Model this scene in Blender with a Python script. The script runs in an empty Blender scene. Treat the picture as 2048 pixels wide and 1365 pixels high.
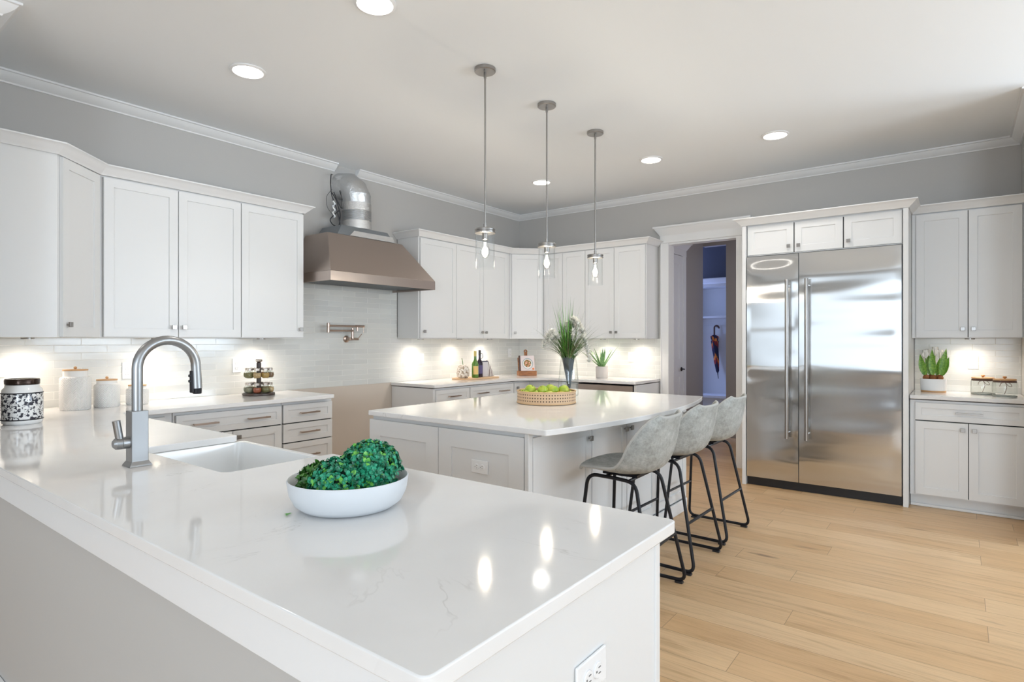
import bpy, bmesh, math, random
from mathutils import Vector, Matrix
random.seed(7)
PI = math.pi
sc = bpy.context.scene
COL = sc.collection

# ---------------------------------------------------------------- camera, world, exposure
F_PX = 1172.0
YAW = math.atan2(895, 1172)
cam_d = bpy.data.cameras.new('camera'); cam = bpy.data.objects.new('camera', cam_d); COL.objects.link(cam)
cam.location = (-6.432, -4.791, 1.36)
cam.rotation_euler = (PI/2, 0, YAW - PI/2)
cam_d.sensor_width = 36.0; cam_d.sensor_fit = 'HORIZONTAL'
cam_d.lens = 36.0 * F_PX / 2048.0
cam_d.shift_y = -1.5/2048
cam_d.clip_start = 0.02; cam_d.clip_end = 100
sc.camera = cam

w = bpy.data.worlds.new('world'); sc.world = w; w.use_nodes = True
w.node_tree.nodes['Background'].inputs[0].default_value = (0.80, 0.90, 1.0, 1)
w.node_tree.nodes['Background'].inputs[1].default_value = 0.9

sc.view_settings.view_transform = 'Standard'
sc.view_settings.look = 'None'
sc.view_settings.exposure = 0.05
sc.view_settings.gamma = 1.0
sc.view_settings.use_curve_mapping = False

def area_light(name, loc, rot, sx, sy, power, col):
    d = bpy.data.lights.new(name, 'AREA'); d.shape = 'RECTANGLE'; d.size = sx; d.size_y = sy
    d.energy = power; d.color = col
    o = bpy.data.objects.new(name, d); COL.objects.link(o); o.location = loc; o.rotation_euler = rot
    return o
# daylight at the windows of the room behind the camera (openings are built further down)
DAY = (0.75, 0.875, 1.0)
FRONT_WIN = [(-9.0, 1.7), (-6.8, 1.7), (-4.6, 1.7), (-2.4, 1.7), (-0.2, 1.7)]     # centre x, width, in wall y=-9
SIDE_WIN = [(-7.6, 2.0), (-5.2, 2.0), (-2.1, 3.3)]                  # centre y, width, in wall x=-11
WZ0, WZ1 = 0.6, 2.55
for (cx_, ww), pw in zip(FRONT_WIN, (5, 8, 32, 150, 205)):
    area_light('window_daylight', (cx_, -8.95, (WZ0+WZ1)/2), (PI/2+1.1, 0, 0), ww-0.1, WZ1-WZ0-0.1, pw, DAY)
for (cy_, ww), pw in zip(SIDE_WIN, (185, 50, 16)):
    area_light('window_daylight', (-10.95, cy_, (WZ0+WZ1)/2), (0, -PI/2-0.35, 0), WZ1-WZ0-0.1, ww-0.1, pw, DAY)
# daylight in the mudroom beyond the hall
area_light('mudroom_daylight', (2.6, -0.55, 1.6), (-PI/2, 0, 0), 0.9, 1.4, 45, (0.35, 0.48, 1.0))
area_light('hall_fill', (1.0, -3.9, 1.8), (PI/2, 0, 0), 1.2, 1.4, 9, (0.9, 0.88, 1.0))  # added unseen lamp to brighten the hall; no window stands there

# ---------------------------------------------------------------- materials
MATS = {}
def mat(name, col=(0.8, 0.8, 0.8), rough=0.5, metal=0.0, spec=0.5, emit=None, es=0.0, **kw):
    if name in MATS: return MATS[name]
    m = bpy.data.materials.new(name); m.use_nodes = True
    b = m.node_tree.nodes['Principled BSDF']
    b.inputs['Base Color'].default_value = (*col, 1); b.inputs['Roughness'].default_value = rough
    b.inputs['Metallic'].default_value = metal; b.inputs['Specular IOR Level'].default_value = spec
    if emit: b.inputs['Emission Color'].default_value = (*emit, 1); b.inputs['Emission Strength'].default_value = es
    for k, v in kw.items(): b.inputs[k].default_value = v
    MATS[name] = m; return m
def nt(m): return m.node_tree, m.node_tree.nodes, m.node_tree.links, m.node_tree.nodes['Principled BSDF']
def node(m, typ, **kw):
    n = m.node_tree.nodes.new(typ)
    for k, v in kw.items():
        if k in n.inputs: n.inputs[k].default_value = v
        else: setattr(n, k, v)
    return n
def coords(m, kind='Object'):
    return node(m, 'ShaderNodeTexCoord').outputs[kind]
def ramp(m, src, stops):
    r = node(m, 'ShaderNodeValToRGB'); m.node_tree.links.new(src, r.inputs[0])
    e = r.color_ramp.elements
    e[0].position, e[0].color = stops[0][0], (*stops[0][1], 1)
    e[1].position, e[1].color = stops[-1][0], (*stops[-1][1], 1)
    for p, c in stops[1:-1]:
        x = e.new(p); x.color = (*c, 1)
    return r.outputs[0]
def noise(m, scale, detail=3, rough=0.5, vec=None, mapscale=None, dist=0.0):
    n = node(m, 'ShaderNodeTexNoise', Scale=scale, Detail=detail, Roughness=rough, Distortion=dist)
    v = vec if vec is not None else coords(m)
    if mapscale:
        mp = node(m, 'ShaderNodeMapping', Scale=mapscale); m.node_tree.links.new(v, mp.inputs[0]); v = mp.outputs[0]
    m.node_tree.links.new(v, n.inputs['Vector']); return n
def bump(m, src, strength, dist=0.01):
    b = node(m, 'ShaderNodeBump', Strength=strength, Distance=dist)
    m.node_tree.links.new(src, b.inputs['Height'])
    m.node_tree.links.new(b.outputs[0], m.node_tree.nodes['Principled BSDF'].inputs['Normal']); return b
def mixc(m, fac, a, b, blend='MIX'):
    x = node(m, 'ShaderNodeMix', data_type='RGBA', blend_type=blend)
    L = m.node_tree.links
    for i, v in ((0, fac), (6, a), (7, b)):
        if isinstance(v, (int, float)): x.inputs[i].default_value = v
        elif isinstance(v, tuple): x.inputs[i].default_value = (*v, 1)
        else: L.new(v, x.inputs[i])
    return x.outputs[2]

WHITE = mat('white_cabinet_paint', (0.77, 0.77, 0.765), 0.32)
TRIM = mat('white_trim_paint', (0.82, 0.82, 0.82), 0.30)
GAP_SHADE = mat('painted_joint_shade', (0.07, 0.07, 0.07), 0.8)  # near-black colour standing in for shade in the door joints
CEIL = mat('ceiling_paint', (0.85, 0.875, 0.895), 0.75)
WALL = mat('grey_wall_paint', (0.52, 0.505, 0.485), 0.6)
bump(WALL, noise(WALL, 180, 2).outputs[0], 0.05, 0.002)
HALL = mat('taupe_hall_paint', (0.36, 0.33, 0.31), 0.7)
NICKEL = mat('brushed_nickel', (0.36, 0.345, 0.33), 0.30, 1.0)
BRONZE = mat('warm_brushed_nickel', (0.50, 0.40, 0.34), 0.28, 1.0)
FAUCET = mat('satin_stainless', (0.36, 0.365, 0.37), 0.32, 1.0)
RUBBER = mat('black_rubber', (0.015, 0.015, 0.018), 0.4)
BLACK = mat('black_powdercoat', (0.007, 0.007, 0.010), 0.42, spec=0.35)
PLATE = mat('white_plastic', (0.86, 0.86, 0.86), 0.25)
SLOT = mat('outlet_slot', (0.12, 0.12, 0.12), 0.5)
CERAMIC = mat('white_fireclay', (0.84, 0.85, 0.85), 0.10)
MATTEC = mat('matte_white_ceramic', (0.66, 0.68, 0.70), 0.45)
OAKL = mat('pale_wood', (0.62, 0.36, 0.17), 0.45)
CORK = mat('tan_wood_lid', (0.60, 0.30, 0.11), 0.5)

QUARTZ = mat('white_quartz', (0.80, 0.79, 0.78), 0.07)
def _quartz():
    m = QUARTZ; t, N, L, B = nt(m)
    v = coords(m)
    n1 = noise(m, 1.3, 6, 0.65, v, dist=1.2)
    sub = node(m, 'ShaderNodeMath', operation='SUBTRACT'); L.new(n1.outputs[0], sub.inputs[0]); sub.inputs[1].default_value = 0.5
    ab = node(m, 'ShaderNodeMath', operation='ABSOLUTE'); L.new(sub.outputs[0], ab.inputs[0])
    vein = ramp(m, ab.outputs[0], [(0.0, (1, 1, 1)), (0.006, (0, 0, 0))])
    brk = ramp(m, noise(m, 3.1, 2, 0.5, v).outputs[0], [(0.52, (0, 0, 0)), (0.66, (0.35, 0.35, 0.35))])
    fac = node(m, 'ShaderNodeMath', operation='MULTIPLY'); L.new(vein, fac.inputs[0]); L.new(brk, fac.inputs[1])
    cloud = ramp(m, noise(m, 5, 3, 0.5, v).outputs[0], [(0.3, (0.79, 0.775, 0.76)), (0.7, (0.82, 0.81, 0.80))])
    L.new(mixc(m, fac.outputs[0], cloud, (0.42, 0.40, 0.37)), B.inputs['Base Color'])
_quartz()

def tile_mat(name, axis):
    m = mat(name, (0.7, 0.74, 0.72), 0.07); t, N, L, B = nt(m)
    s = node(m, 'ShaderNodeSeparateXYZ'); L.new(coords(m), s.inputs[0])
    c = node(m, 'ShaderNodeCombineXYZ'); L.new(s.outputs[axis], c.inputs[0])
    ad = node(m, 'ShaderNodeMath', operation='ADD'); L.new(s.outputs[2], ad.inputs[0]); ad.inputs[1].default_value = -0.914
    L.new(ad.outputs[0], c.inputs[1])
    br = node(m, 'ShaderNodeTexBrick', Scale=1.0); L.new(c.outputs[0], br.inputs['Vector'])
    br.inputs['Mortar Size'].default_value = 0.0021; br.inputs['Mortar Smooth'].default_value = 0.2
    br.inputs['Brick Width'].default_value = 0.305; br.inputs['Row Height'].default_value = 0.0515
    br.inputs['Color1'].default_value = (0.64, 0.65, 0.63, 1); br.inputs['Color2'].default_value = (0.72, 0.73, 0.70, 1)
    br.inputs['Mortar'].default_value = (0.83, 0.83, 0.80, 1)
    L.new(br.outputs['Color'], B.inputs['Base Color'])
    r = node(m, 'ShaderNodeMath', operation='MULTIPLY_ADD'); L.new(br.outputs['Fac'], r.inputs[0]); r.inputs[1].default_value = 0.5; r.inputs[2].default_value = 0.13
    L.new(r.outputs[0], B.inputs['Roughness'])
    n = noise(m, 14, 2, 0.5)
    inv = node(m, 'ShaderNodeMath', operation='MULTIPLY_ADD'); L.new(br.outputs['Fac'], inv.inputs[0]); inv.inputs[1].default_value = -1.0; inv.inputs[2].default_value = 1.0
    b1 = node(m, 'ShaderNodeBump', Strength=0.6, Distance=0.002); L.new(inv.outputs[0], b1.inputs['Height'])
    b2 = node(m, 'ShaderNodeBump', Strength=0.12, Distance=0.004); L.new(n.outputs[0], b2.inputs['Height']); L.new(b1.outputs[0], b2.inputs['Normal'])
    L.new(b2.outputs[0], B.inputs['Normal'])
    return m
TILE_A = tile_mat('glass_tile_hood_wall', 0)
TILE_B = tile_mat('glass_tile_fridge_wall', 1)

OAK = mat('oak_planks', (0.6, 0.42, 0.25), 0.38)
def _oak():
    m = OAK; t, N, L, B = nt(m)
    s = node(m, 'ShaderNodeSeparateXYZ'); L.new(coords(m), s.inputs[0])
    c = node(m, 'ShaderNodeCombineXYZ'); L.new(s.outputs[1], c.inputs[0]); L.new(s.outputs[0], c.inputs[1])
    def brick(c1, c2, mo, off):
        br = node(m, 'ShaderNodeTexBrick', Scale=1.0); L.new(c.outputs[0], br.inputs['Vector'])
        br.offset = off; br.offset_frequency = 3; br.squash = 0.72; br.squash_frequency = 2
        br.inputs['Mortar Size'].default_value = 0.0013; br.inputs['Mortar Smooth'].default_value = 0.1
        br.inputs['Brick Width'].default_value = 1.7; br.inputs['Row Height'].default_value = 0.19
        br.inputs['Color1'].default_value = (*c1, 1); br.inputs['Color2'].default_value = (*c2, 1); br.inputs['Mortar'].default_value = (*mo, 1)
        return br
    br = brick((0.0, 0.0, 0.0), (1, 1, 1), (0.5, 0.5, 0.5), 0.37)
    tone = ramp(m, br.outputs['Color'], [(0.0, (0.61, 0.385, 0.195)), (0.5, (0.65, 0.430, 0.232)), (1.0, (0.69, 0.475, 0.270))])
    # grain: noise stretched along the plank, shifted per plank
    mp = node(m, 'ShaderNodeMapping', Scale=(9, 0.7, 1)); L.new(coords(m), mp.inputs[0])
    addv = node(m, 'ShaderNodeVectorMath', operation='MULTIPLY_ADD'); L.new(br.outputs['Color'], addv.inputs[0]); addv.inputs[1].default_value = (13, 17, 5); L.new(mp.outputs[0], addv.inputs[2])
    g = noise(m, 2.2, 8, 0.62, addv.outputs[0], dist=0.8)
    grain = ramp(m, g.outputs[0], [(0.32, (0.70, 0.64, 0.56)), (0.46, (0.97, 0.96, 0.95)), (0.72, (1.08, 1.07, 1.05))])
    col = mixc(m, 0.8, tone, grain, 'MULTIPLY')
    fm = node(m, 'ShaderNodeMapping', Scale=(60, 2.2, 1)); L.new(coords(m), fm.inputs[0])
    fg = noise(m, 2.0, 4, 0.6, fm.outputs[0], dist=0.3)
    col = mixc(m, 0.7, col, ramp(m, fg.outputs[0], [(0.33, (0.84, 0.80, 0.75)), (0.52, (1.0, 1.0, 1.0)), (0.7, (1.04, 1.03, 1.02))]), 'MULTIPLY')
    mp2 = node(m, 'ShaderNodeMapping', Scale=(5.5, 1.1, 1)); L.new(coords(m), mp2.inputs[0])
    k = node(m, 'ShaderNodeTexVoronoi', Scale=0.9); L.new(mp2.outputs[0], k.inputs['Vector'])
    nn = noise(m, 9, 4, 0.7, mapscale=(3, 0.6, 1))
    sm = node(m, 'ShaderNodeMath', operation='MULTIPLY_ADD'); L.new(nn.outputs[0], sm.inputs[0]); sm.inputs[1].default_value = 0.20; L.new(k.outputs['Distance'], sm.inputs[2])
    kf = ramp(m, sm.outputs[0], [(0.135, (0.8, 0.8, 0.8)), (0.21, (0, 0, 0))])
    col = mixc(m, kf, col, (0.20, 0.11, 0.055))
    col = mixc(m, br.outputs['Fac'], col, (0.30, 0.19, 0.10))
    L.new(col, B.inputs['Base Color'])
    bump(m, g.outputs[0], 0.06, 0.002)
_oak()

STEEL = mat('brushed_stainless', (0.66, 0.66, 0.655), 0.3, 1.0)
def _steel():
    m = STEEL; t, N, L, B = nt(m)
    B.inputs['Anisotropic'].default_value = 0.9
    tg = node(m, 'ShaderNodeTangent', direction_type='RADIAL', axis='Z'); L.new(tg.outputs[0], B.inputs['Tangent'])
    n = noise(m, 260, 2, 0.5, mapscale=(1, 1, 0.01))
    r = node(m, 'ShaderNodeMath', operation='MULTIPLY_ADD'); L.new(n.outputs[0], r.inputs[0]); r.inputs[1].default_value = 0.04; r.inputs[2].default_value = 0.12
    L.new(r.outputs[0], B.inputs['Roughness'])
_steel()
HOODM = mat('bronze_tinted_stainless', (0.50, 0.425, 0.38), 0.30, 1.0)
bump(HOODM, noise(HOODM, 3, 2, mapscale=(1, 1, 2)).outputs[0], 0.12, 0.02)
DARKST = mat('dark_baffle_steel', (0.20, 0.21, 0.22), 0.35, 1.0)
FOIL = mat('crinkled_foil', (0.72, 0.71, 0.70), 0.22, 1.0)
bump(FOIL, noise(FOIL, 60, 5, 0.7).outputs[0], 0.7, 0.01)
GALV = mat('galvanised_steel', (0.66, 0.67, 0.68), 0.35, 1.0)
bump(GALV, noise(GALV, 22, 5, 0.65).outputs[0], 0.5, 0.012)
DUCTG = mat('grey_duct_adapter', (0.24, 0.26, 0.28), 0.45, 0.7)
CABLE = mat('black_cable', (0.03, 0.03, 0.035), 0.5)

def glass_mat(name, tint=(1, 1, 1), ior=1.45, boost=0.0):
    m = bpy.data.materials.new(name); m.use_nodes = True
    t = m.node_tree; t.nodes.clear()
    o = t.nodes.new('ShaderNodeOutputMaterial'); mx = t.nodes.new('ShaderNodeMixShader')
    tr = t.nodes.new('ShaderNodeBsdfTransparent'); gl = t.nodes.new('ShaderNodeBsdfGlossy'); fr = t.nodes.new('ShaderNodeLayerWeight')
    tr.inputs[0].default_value = (*tint, 1); gl.inputs['Roughness'].default_value = 0.03; fr.inputs[0].default_value = 0.12
    a = t.nodes.new('ShaderNodeMath'); a.operation = 'MULTIPLY_ADD'; a.inputs[1].default_value = 0.34; a.inputs[2].default_value = boost; a.use_clamp = True
    t.links.new(fr.outputs[0], a.inputs[0]); t.links.new(a.outputs[0], mx.inputs[0])
    t.links.new(tr.outputs[0], mx.inputs[1]); t.links.new(gl.outputs[0], mx.inputs[2]); t.links.new(mx.outputs[0], o.inputs[0])
    return m
GLASS = glass_mat('clear_glass', (0.96, 0.97, 0.97), 1.5, 0.03)
GLASS2 = glass_mat('jar_glass', (0.93, 0.95, 0.94), 1.5, 0.06)
WINGLASS = glass_mat('window_glass', (0.98, 0.99, 1.0), 1.45)
GREENG = mat('green_bottle_glass', (0.08, 0.20, 0.02), 0.06, 0.0, 0.7)

LEATHER = mat('grey_mottled_leather', (0.4, 0.42, 0.41), 0.5)
def _leather():
    m = LEATHER; t, N, L, B = nt(m)
    n = noise(m, 17, 9, 0.80); n2 = noise(m, 90, 5, 0.75)
    c1 = ramp(m, n.outputs[0], [(0.32, (0.235, 0.235, 0.215)), (0.50, (0.37, 0.38, 0.36)), (0.68, (0.52, 0.53, 0.51))])
    c2 = ramp(m, n2.outputs[0], [(0.3, (0.8, 0.8, 0.8)), (0.7, (1.12, 1.12, 1.12))])
    L.new(mixc(m, 0.8, c1, c2, 'MULTIPLY'), B.inputs['Base Color'])
    bump(m, n2.outputs[0], 0.1, 0.002)
_leather()
STITCH = mat('pale_leather_edge', (0.44, 0.435, 0.41), 0.6)

# ---------------------------------------------------------------- mesh helpers
def finish(name, bm, m, parent=None, smooth=35, bevel=0.0, loc=None):
    me = bpy.data.meshes.new(name)
    bmesh.ops.recalc_face_normals(bm, faces=bm.faces)
    bm.to_mesh(me); bm.free()
    if m: me.materials.append(m)
    if smooth is not None:
        for p in me.polygons: p.use_smooth = True
        me.set_sharp_from_angle(angle=math.radians(smooth))
    o = bpy.data.objects.new(name, me); COL.objects.link(o)
    if parent: o.parent = parent
    if loc: o.location = loc
    if bevel:
        b = o.modifiers.new('bevel', 'BEVEL'); b.width = bevel; b.segments = 2; b.limit_method = 'ANGLE'; b.angle_limit = math.radians(40)
        b.harden_normals = False
    return o
def tag(o, label, cat=None, group=None, kind=None):
    if label: o['label'] = label
    if cat: o['category'] = cat
    if group: o['group'] = group
    if kind: o['kind'] = kind
    return o
def thing(name, label, cat, loc=(0, 0, 0), rz=0.0, group=None):
    o = bpy.data.objects.new(name, None); COL.objects.link(o); o.location = loc; o.rotation_euler = (0, 0, rz)
    o.empty_display_size = 0.05
    return tag(o, label, cat, group)
def struct(o, label=None):
    o['kind'] = 'structure'
    if label: o['label'] = label
    return o
def box(bm, x0, x1, y0, y1, z0, z1, M=None):
    vs = [bm.verts.new(Vector(p) if M is None else M @ Vector(p)) for p in
          ((x0, y0, z0), (x1, y0, z0), (x1, y1, z0), (x0, y1, z0), (x0, y0, z1), (x1, y0, z1), (x1, y1, z1), (x0, y1, z1))]
    for f in ((3, 2, 1, 0), (4, 5, 6, 7), (0, 1, 5, 4), (1, 2, 6, 5), (2, 3, 7, 6), (3, 0, 4, 7)): bm.faces.new([vs[i] for i in f])
    return vs
def BX(*a): bm = bmesh.new(); box(bm, *a); return bm
def lathe(bm, prof, seg=32, c=(0, 0, 0), cap0=True, cap1=True, M=None):
    rings = []
    for r, z in prof:
        ring = []
        for i in range(seg):
            a = 2*PI*i/seg; p = Vector((c[0]+r*math.cos(a), c[1]+r*math.sin(a), c[2]+z))
            ring.append(bm.verts.new(p if M is None else M @ p))
        rings.append(ring)
    for a, b in zip(rings, rings[1:]):
        for i in range(seg): bm.faces.new((a[i], a[(i+1) % seg], b[(i+1) % seg], b[i]))
    if cap0: bm.faces.new(rings[0][::-1])
    if cap1: bm.faces.new(rings[-1])
def LT(prof, seg=32, **k): bm = bmesh.new(); lathe(bm, prof, seg, **k); return bm
def fillet(pts, r, n=6):
    pts = [Vector(p) for p in pts]; out = [pts[0]]
    for a, b, c in zip(pts, pts[1:], pts[2:]):
        u = (a-b); v = (c-b); rr = min(r, u.length*0.49, v.length*0.49)
        p0 = b+u.normalized()*rr; p1 = b+v.normalized()*rr
        for i in range(n+1):
            t = i/n; out.append((1-t)**2*p0+2*t*(1-t)*b+t*t*p1)
    out.append(pts[-1]); return out
def tube(bm, pts, r, seg=10, cap=True, closed=False):
    pts = [Vector(p) for p in pts]; n = len(pts)
    rs = r if isinstance(r, (list, tuple)) else [r]*n
    def tan(i):
        if closed: return (pts[(i+1) % n]-pts[i-1]).normalized()
        return (pts[min(i+1, n-1)]-pts[max(i-1, 0)]).normalized()
    t0 = tan(0); up = Vector((0, 0, 1)) if abs(t0.z) < 0.9 else Vector((1, 0, 0))
    nrm = t0.cross(up).normalized(); rings = []
    for i, p in enumerate(pts):
        t = tan(i); nrm = (nrm - t*nrm.dot(t)).normalized(); b = t.cross(nrm)
        rings.append([bm.verts.new(p+rs[i]*(math.cos(2*PI*k/seg)*nrm+math.sin(2*PI*k/seg)*b)) for k in range(seg)])
    pr = list(zip(rings, rings[1:])) + ([(rings[-1], rings[0])] if closed else [])
    for a, b in pr:
        for k in range(seg): bm.faces.new((a[k], a[(k+1) % seg], b[(k+1) % seg], b[k]))
    if cap and not closed: bm.faces.new(rings[0][::-1]); bm.faces.new(rings[-1])
def TB(pts, r, seg=10, **k): bm = bmesh.new(); tube(bm, pts, r, seg, **k); return bm
def ball(bm, c, r, u=16, v=10, sc_=(1, 1, 1)):
    M = Matrix.Translation(c) @ Matrix.Diagonal((*sc_, 1))
    bmesh.ops.create_uvsphere(bm, u_segments=u, v_segments=v, radius=r, matrix=M)
def prism(bm, poly, z0, z1):
    a = [bm.verts.new((x, y, z0)) for x, y in poly]; b = [bm.verts.new((x, y, z1)) for x, y in poly]
    n = len(poly)
    for i in range(n): bm.faces.new((a[i], a[(i+1) % n], b[(i+1) % n], b[i]))
    bm.faces.new(a[::-1]); bm.faces.new(b)
def sweep(bm, path, prof, out_sign=1):
    """profile (out, up) swept along a horizontal polyline; offsets mitred. Normal is to the right of travel."""
    P = [Vector((p[0], p[1])) for p in path]; z = path[0][2]; n = len(P); rings = []
    for i in range(n):
        d0 = (P[i]-P[i-1]).normalized() if i > 0 else (P[1]-P[0]).normalized()
        d1 = (P[i+1]-P[i]).normalized() if i < n-1 else d0
        n0 = Vector((d0.y, -d0.x)); n1 = Vector((d1.y, -d1.x)); m = (n0+n1).normalized(); k = 1/max(0.2, m.dot(n0))
        rings.append([bm.verts.new((P[i].x+m.x*k*o, P[i].y+m.y*k*o, z+u)) for o, u in prof])
    L = len(prof)
    for a, b in zip(rings, rings[1:]):
        for j in range(L): bm.faces.new((a[j], a[(j+1) % L], b[(j+1) % L], b[j]))
    bm.faces.new(rings[0][::-1]); bm.faces.new(rings[-1])
def round_poly(poly, rad, n=5):
    out = []; N = len(poly)
    for i in range(N):
        r = rad[i] if isinstance(rad, (list, tuple)) else rad
        b = Vector(poly[i]); a = Vector(poly[i-1]); c = Vector(poly[(i+1) % N])
        if r <= 0: out.append(tuple(b)); continue
        p0 = b+(a-b).normalized()*r; p1 = b+(c-b).normalized()*r
        for k in range(n+1):
            t = k/n; q = (1-t)**2*p0+2*t*(1-t)*b+t*t*p1; out.append(tuple(q))
    return out

# ---------------------------------------------------------------- room shell
CZ = 3.055
YD = -5.20
struct(finish('floor', BX(-11, 4.2, -9, 0.0, -0.05, 0), OAK), 'pale oak plank floor')
struct(finish('ceiling', BX(-11.1, 4.2, -9.1, 0.1, CZ, CZ+0.1), CEIL), 'smooth white ceiling')
struct(finish('wall_back', BX(-11.1, 4.2, 0.0, 0.12, -0.05, CZ), WALL), 'grey wall behind the range hood')
# wall B with the door opening y -2.144..-2.898, z 0..2.47
bm = bmesh.new()
box(bm, 0, 0.12, -2.12, 0, 0, CZ); box(bm, 0, 0.12, -2.92, -2.12, 2.48, CZ); box(bm, 0, 0.12, YD-0.12, -2.92, 0, CZ)
struct(finish('wall_right', bm, WALL), 'grey wall behind the refrigerator')
struct(finish('wall_front', BX(-1.25, 0, YD-0.12, YD, 0, CZ), WALL), 'grey wall at the right end of the kitchen')
struct(finish('wall_left', BX(-5.82, -5.66, -0.97, 0, 0, CZ), WALL), 'short grey wall beside the left cabinets')
def wall_with_windows(name, horiz, fixed, a0, a1, wins, label):
    bm = bmesh.new()
    def seg(p0, p1, z0, z1):
        if horiz: box(bm, p0, p1, fixed-0.15, fixed, z0, z1)
        else: box(bm, fixed-0.15, fixed, p0, p1, z0, z1)
    ws = sorted([(c-w_/2, c+w_/2) for c, w_ in wins]); cur = a0
    for s, e in ws:
        seg(cur, s, 0, CZ); seg(s, e, 0, WZ0); seg(s, e, WZ1, CZ); cur = e
    seg(cur, a1, 0, CZ)
    struct(finish(name, bm, WALL), label)
wall_with_windows('wall_dining', True, -9.0, -11.0, 4.2, FRONT_WIN, 'grey window wall behind the camera')
wall_with_windows('wall_living', False, -11.0, -9.0, 0.0, SIDE_WIN, 'grey window wall left of the camera')
wi = 1
for c, w_ in FRONT_WIN:
    bm = bmesh.new(); y0, y1 = -9.10, -9.02; t = 0.06
    y0, y1 = -9.0, -8.97
    box(bm, c-w_/2-t, c-w_/2, y0, y1, WZ0-t, WZ1+t); box(bm, c+w_/2, c+w_/2+t, y0, y1, WZ0-t, WZ1+t)
    box(bm, c-w_/2-t, c+w_/2+t, y0, y1+0.02, WZ0-t, WZ0); box(bm, c-w_/2-t, c+w_/2+t, y0, y1, WZ1, WZ1+t)
    box(bm, c-0.03, c+0.03, y0-0.03, y1-0.01, WZ0, WZ1)
    o = struct(finish('window_%d' % wi, bm, TRIM)); wi += 1
for c, w_ in SIDE_WIN:
    bm = bmesh.new(); x0, x1 = -11.0, -10.97; t = 0.06
    box(bm, x0, x1, c-w_/2-t, c-w_/2, WZ0-t, WZ1+t); box(bm, x0, x1, c+w_/2, c+w_/2+t, WZ0-t, WZ1+t)
    box(bm, x0, x1+0.02, c-w_/2-t, c+w_/2+t, WZ0-t, WZ0); box(bm, x0, x1, c-w_/2-t, c+w_/2+t, WZ1, WZ1+t)
    box(bm, x0-0.03, x1-0.01, c-0.03, c+0.03, WZ0, WZ1)
    struct(finish('window_%d' % wi, bm, TRIM)); wi += 1

# ceiling crown moulding: profile (out from wall, height relative to ceiling)
CROWN = [(0, -0.060), (0.010, -0.060), (0.014, -0.052), (0.030, -0.044), (0.050, -0.028), (0.062, -0.012), (0.074, -0.010), (0.074, 0.0), (0, 0.0)]
CROWN = [(a*1.05, b*1.15) for a, b in CROWN]
tn = 1
def crown(path, label):                 # the room is on the right-hand side of the direction of travel
    global tn
    bm = bmesh.new(); sweep(bm, path, CROWN); struct(finish('trim_%d' % tn, bm, TRIM, smooth=25), label); tn += 1
crown([(-5.82, -0.6, CZ), (-5.82, -0.97, CZ), (-5.66, -0.97, CZ), (-5.66, 0.0, CZ), (-2.985, 0.0, CZ)], 'white crown moulding over the left cabinets')
crown([(-2.735, 0.0, CZ), (0, 0, CZ), (0, YD, CZ), (-1.25, YD, CZ)], 'white crown moulding right of the vent duct')

# backsplash tile fields (1 cm thick), set on the walls
def splash(label, m, *b):
    o = finish('tile_backsplash', BX(*b), m, smooth=None); tag(o, label, 'backsplash', None)
CT = 0.914; UB = 1.378; UT = 2.432
bm = bmesh.new(); box(bm, -5.659, -0.0005, -0.010, -0.0005, CT, 1.395); box(bm, -3.52, -2.20, -0.010, -0.0005, 1.395, 1.90)
tag(finish('tile_backsplash', bm, TILE_A, smooth=None), 'pale glass tile backsplash running behind the range hood and pot filler', 'backsplash')
splash('pale glass tile backsplash behind the potted aloe, right of the corner', TILE_B, -0.010, -0.0005, -2.046, -0.0105, CT, UB-0.001)
splash('pale glass tile backsplash behind the potted tulips at far right', TILE_B, -0.010, -0.0005, YD+0.001, -4.47, CT, UB-0.001)

struct(finish('wall_range_bay', BX(-3.478, -2.268, -0.008, -0.0005, 0, CT-0.0005), mat('tan_drywall_floor_bounce', (0.60, 0.53, 0.46), 0.75), smooth=None), 'bare wall, its tan partly painted floor bounce, below the tiles in the empty range bay')  # tan partly paints warm floor bounce onto the bare drywall

# ---------------------------------------------------------------- cabinet builders
def R(rz, loc=(0, 0, 0)): return Matrix.Translation(loc) @ Matrix.Rotation(rz, 4, 'Z')
def shaker(bm, x0, x1, z0, z1, y, stile=0.058, th=0.020, rec=0.008):
    """shaker front: front plane at y-th (facing -y), recessed middle panel"""
    s = min(stile, (x1-x0)*0.35, (z1-z0)*0.30); f = y-th
    o = [(x0, z0), (x1, z0), (x1, z1), (x0, z1)]; i = [(x0+s, z0+s), (x1-s, z0+s), (x1-s, z1-s), (x0+s, z1-s)]
    def V(pts, yy): return [bm.verts.new((px, yy, pz)) for px, pz in pts]
    ob, of, if_, ir = V(o, y), V(o, f), V(i, f), V(i, f+rec)
    bm.faces.new(ob)
    for a, b in ((ob, of), (of, if_), (if_, ir)):
        for k in range(4): bm.faces.new((a[k], a[(k+1) % 4], b[(k+1) % 4], b[k]))
    bm.faces.new(ir)
def knob(parent, x, y, z):
    bm = bmesh.new(); lathe(bm, [(0.005, 0), (0.005, 0.016)], 10, M=Matrix.Translation((x, y, z)) @ Matrix.Rotation(PI/2, 4, 'X'))
    box(bm, x-0.015, x+0.015, y-0.026, y-0.015, z-0.015, z+0.015)
    return finish('knob', bm, NICKEL, parent, bevel=0.0015)
def pull(parent, x, y, z, L=0.17, m=None):
    bm = bmesh.new()
    box(bm, x-L/2, x+L/2, y-0.036, y-0.026, z-0.006, z+0.006)
    for s in (-1, 1): box(bm, x+s*(L/2-0.012)-0.006, x+s*(L/2-0.012)+0.006, y-0.028, y, z-0.005, z+0.005)
    return finish('pull_handle', bm, m or BRONZE, parent, bevel=0.001)
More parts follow.
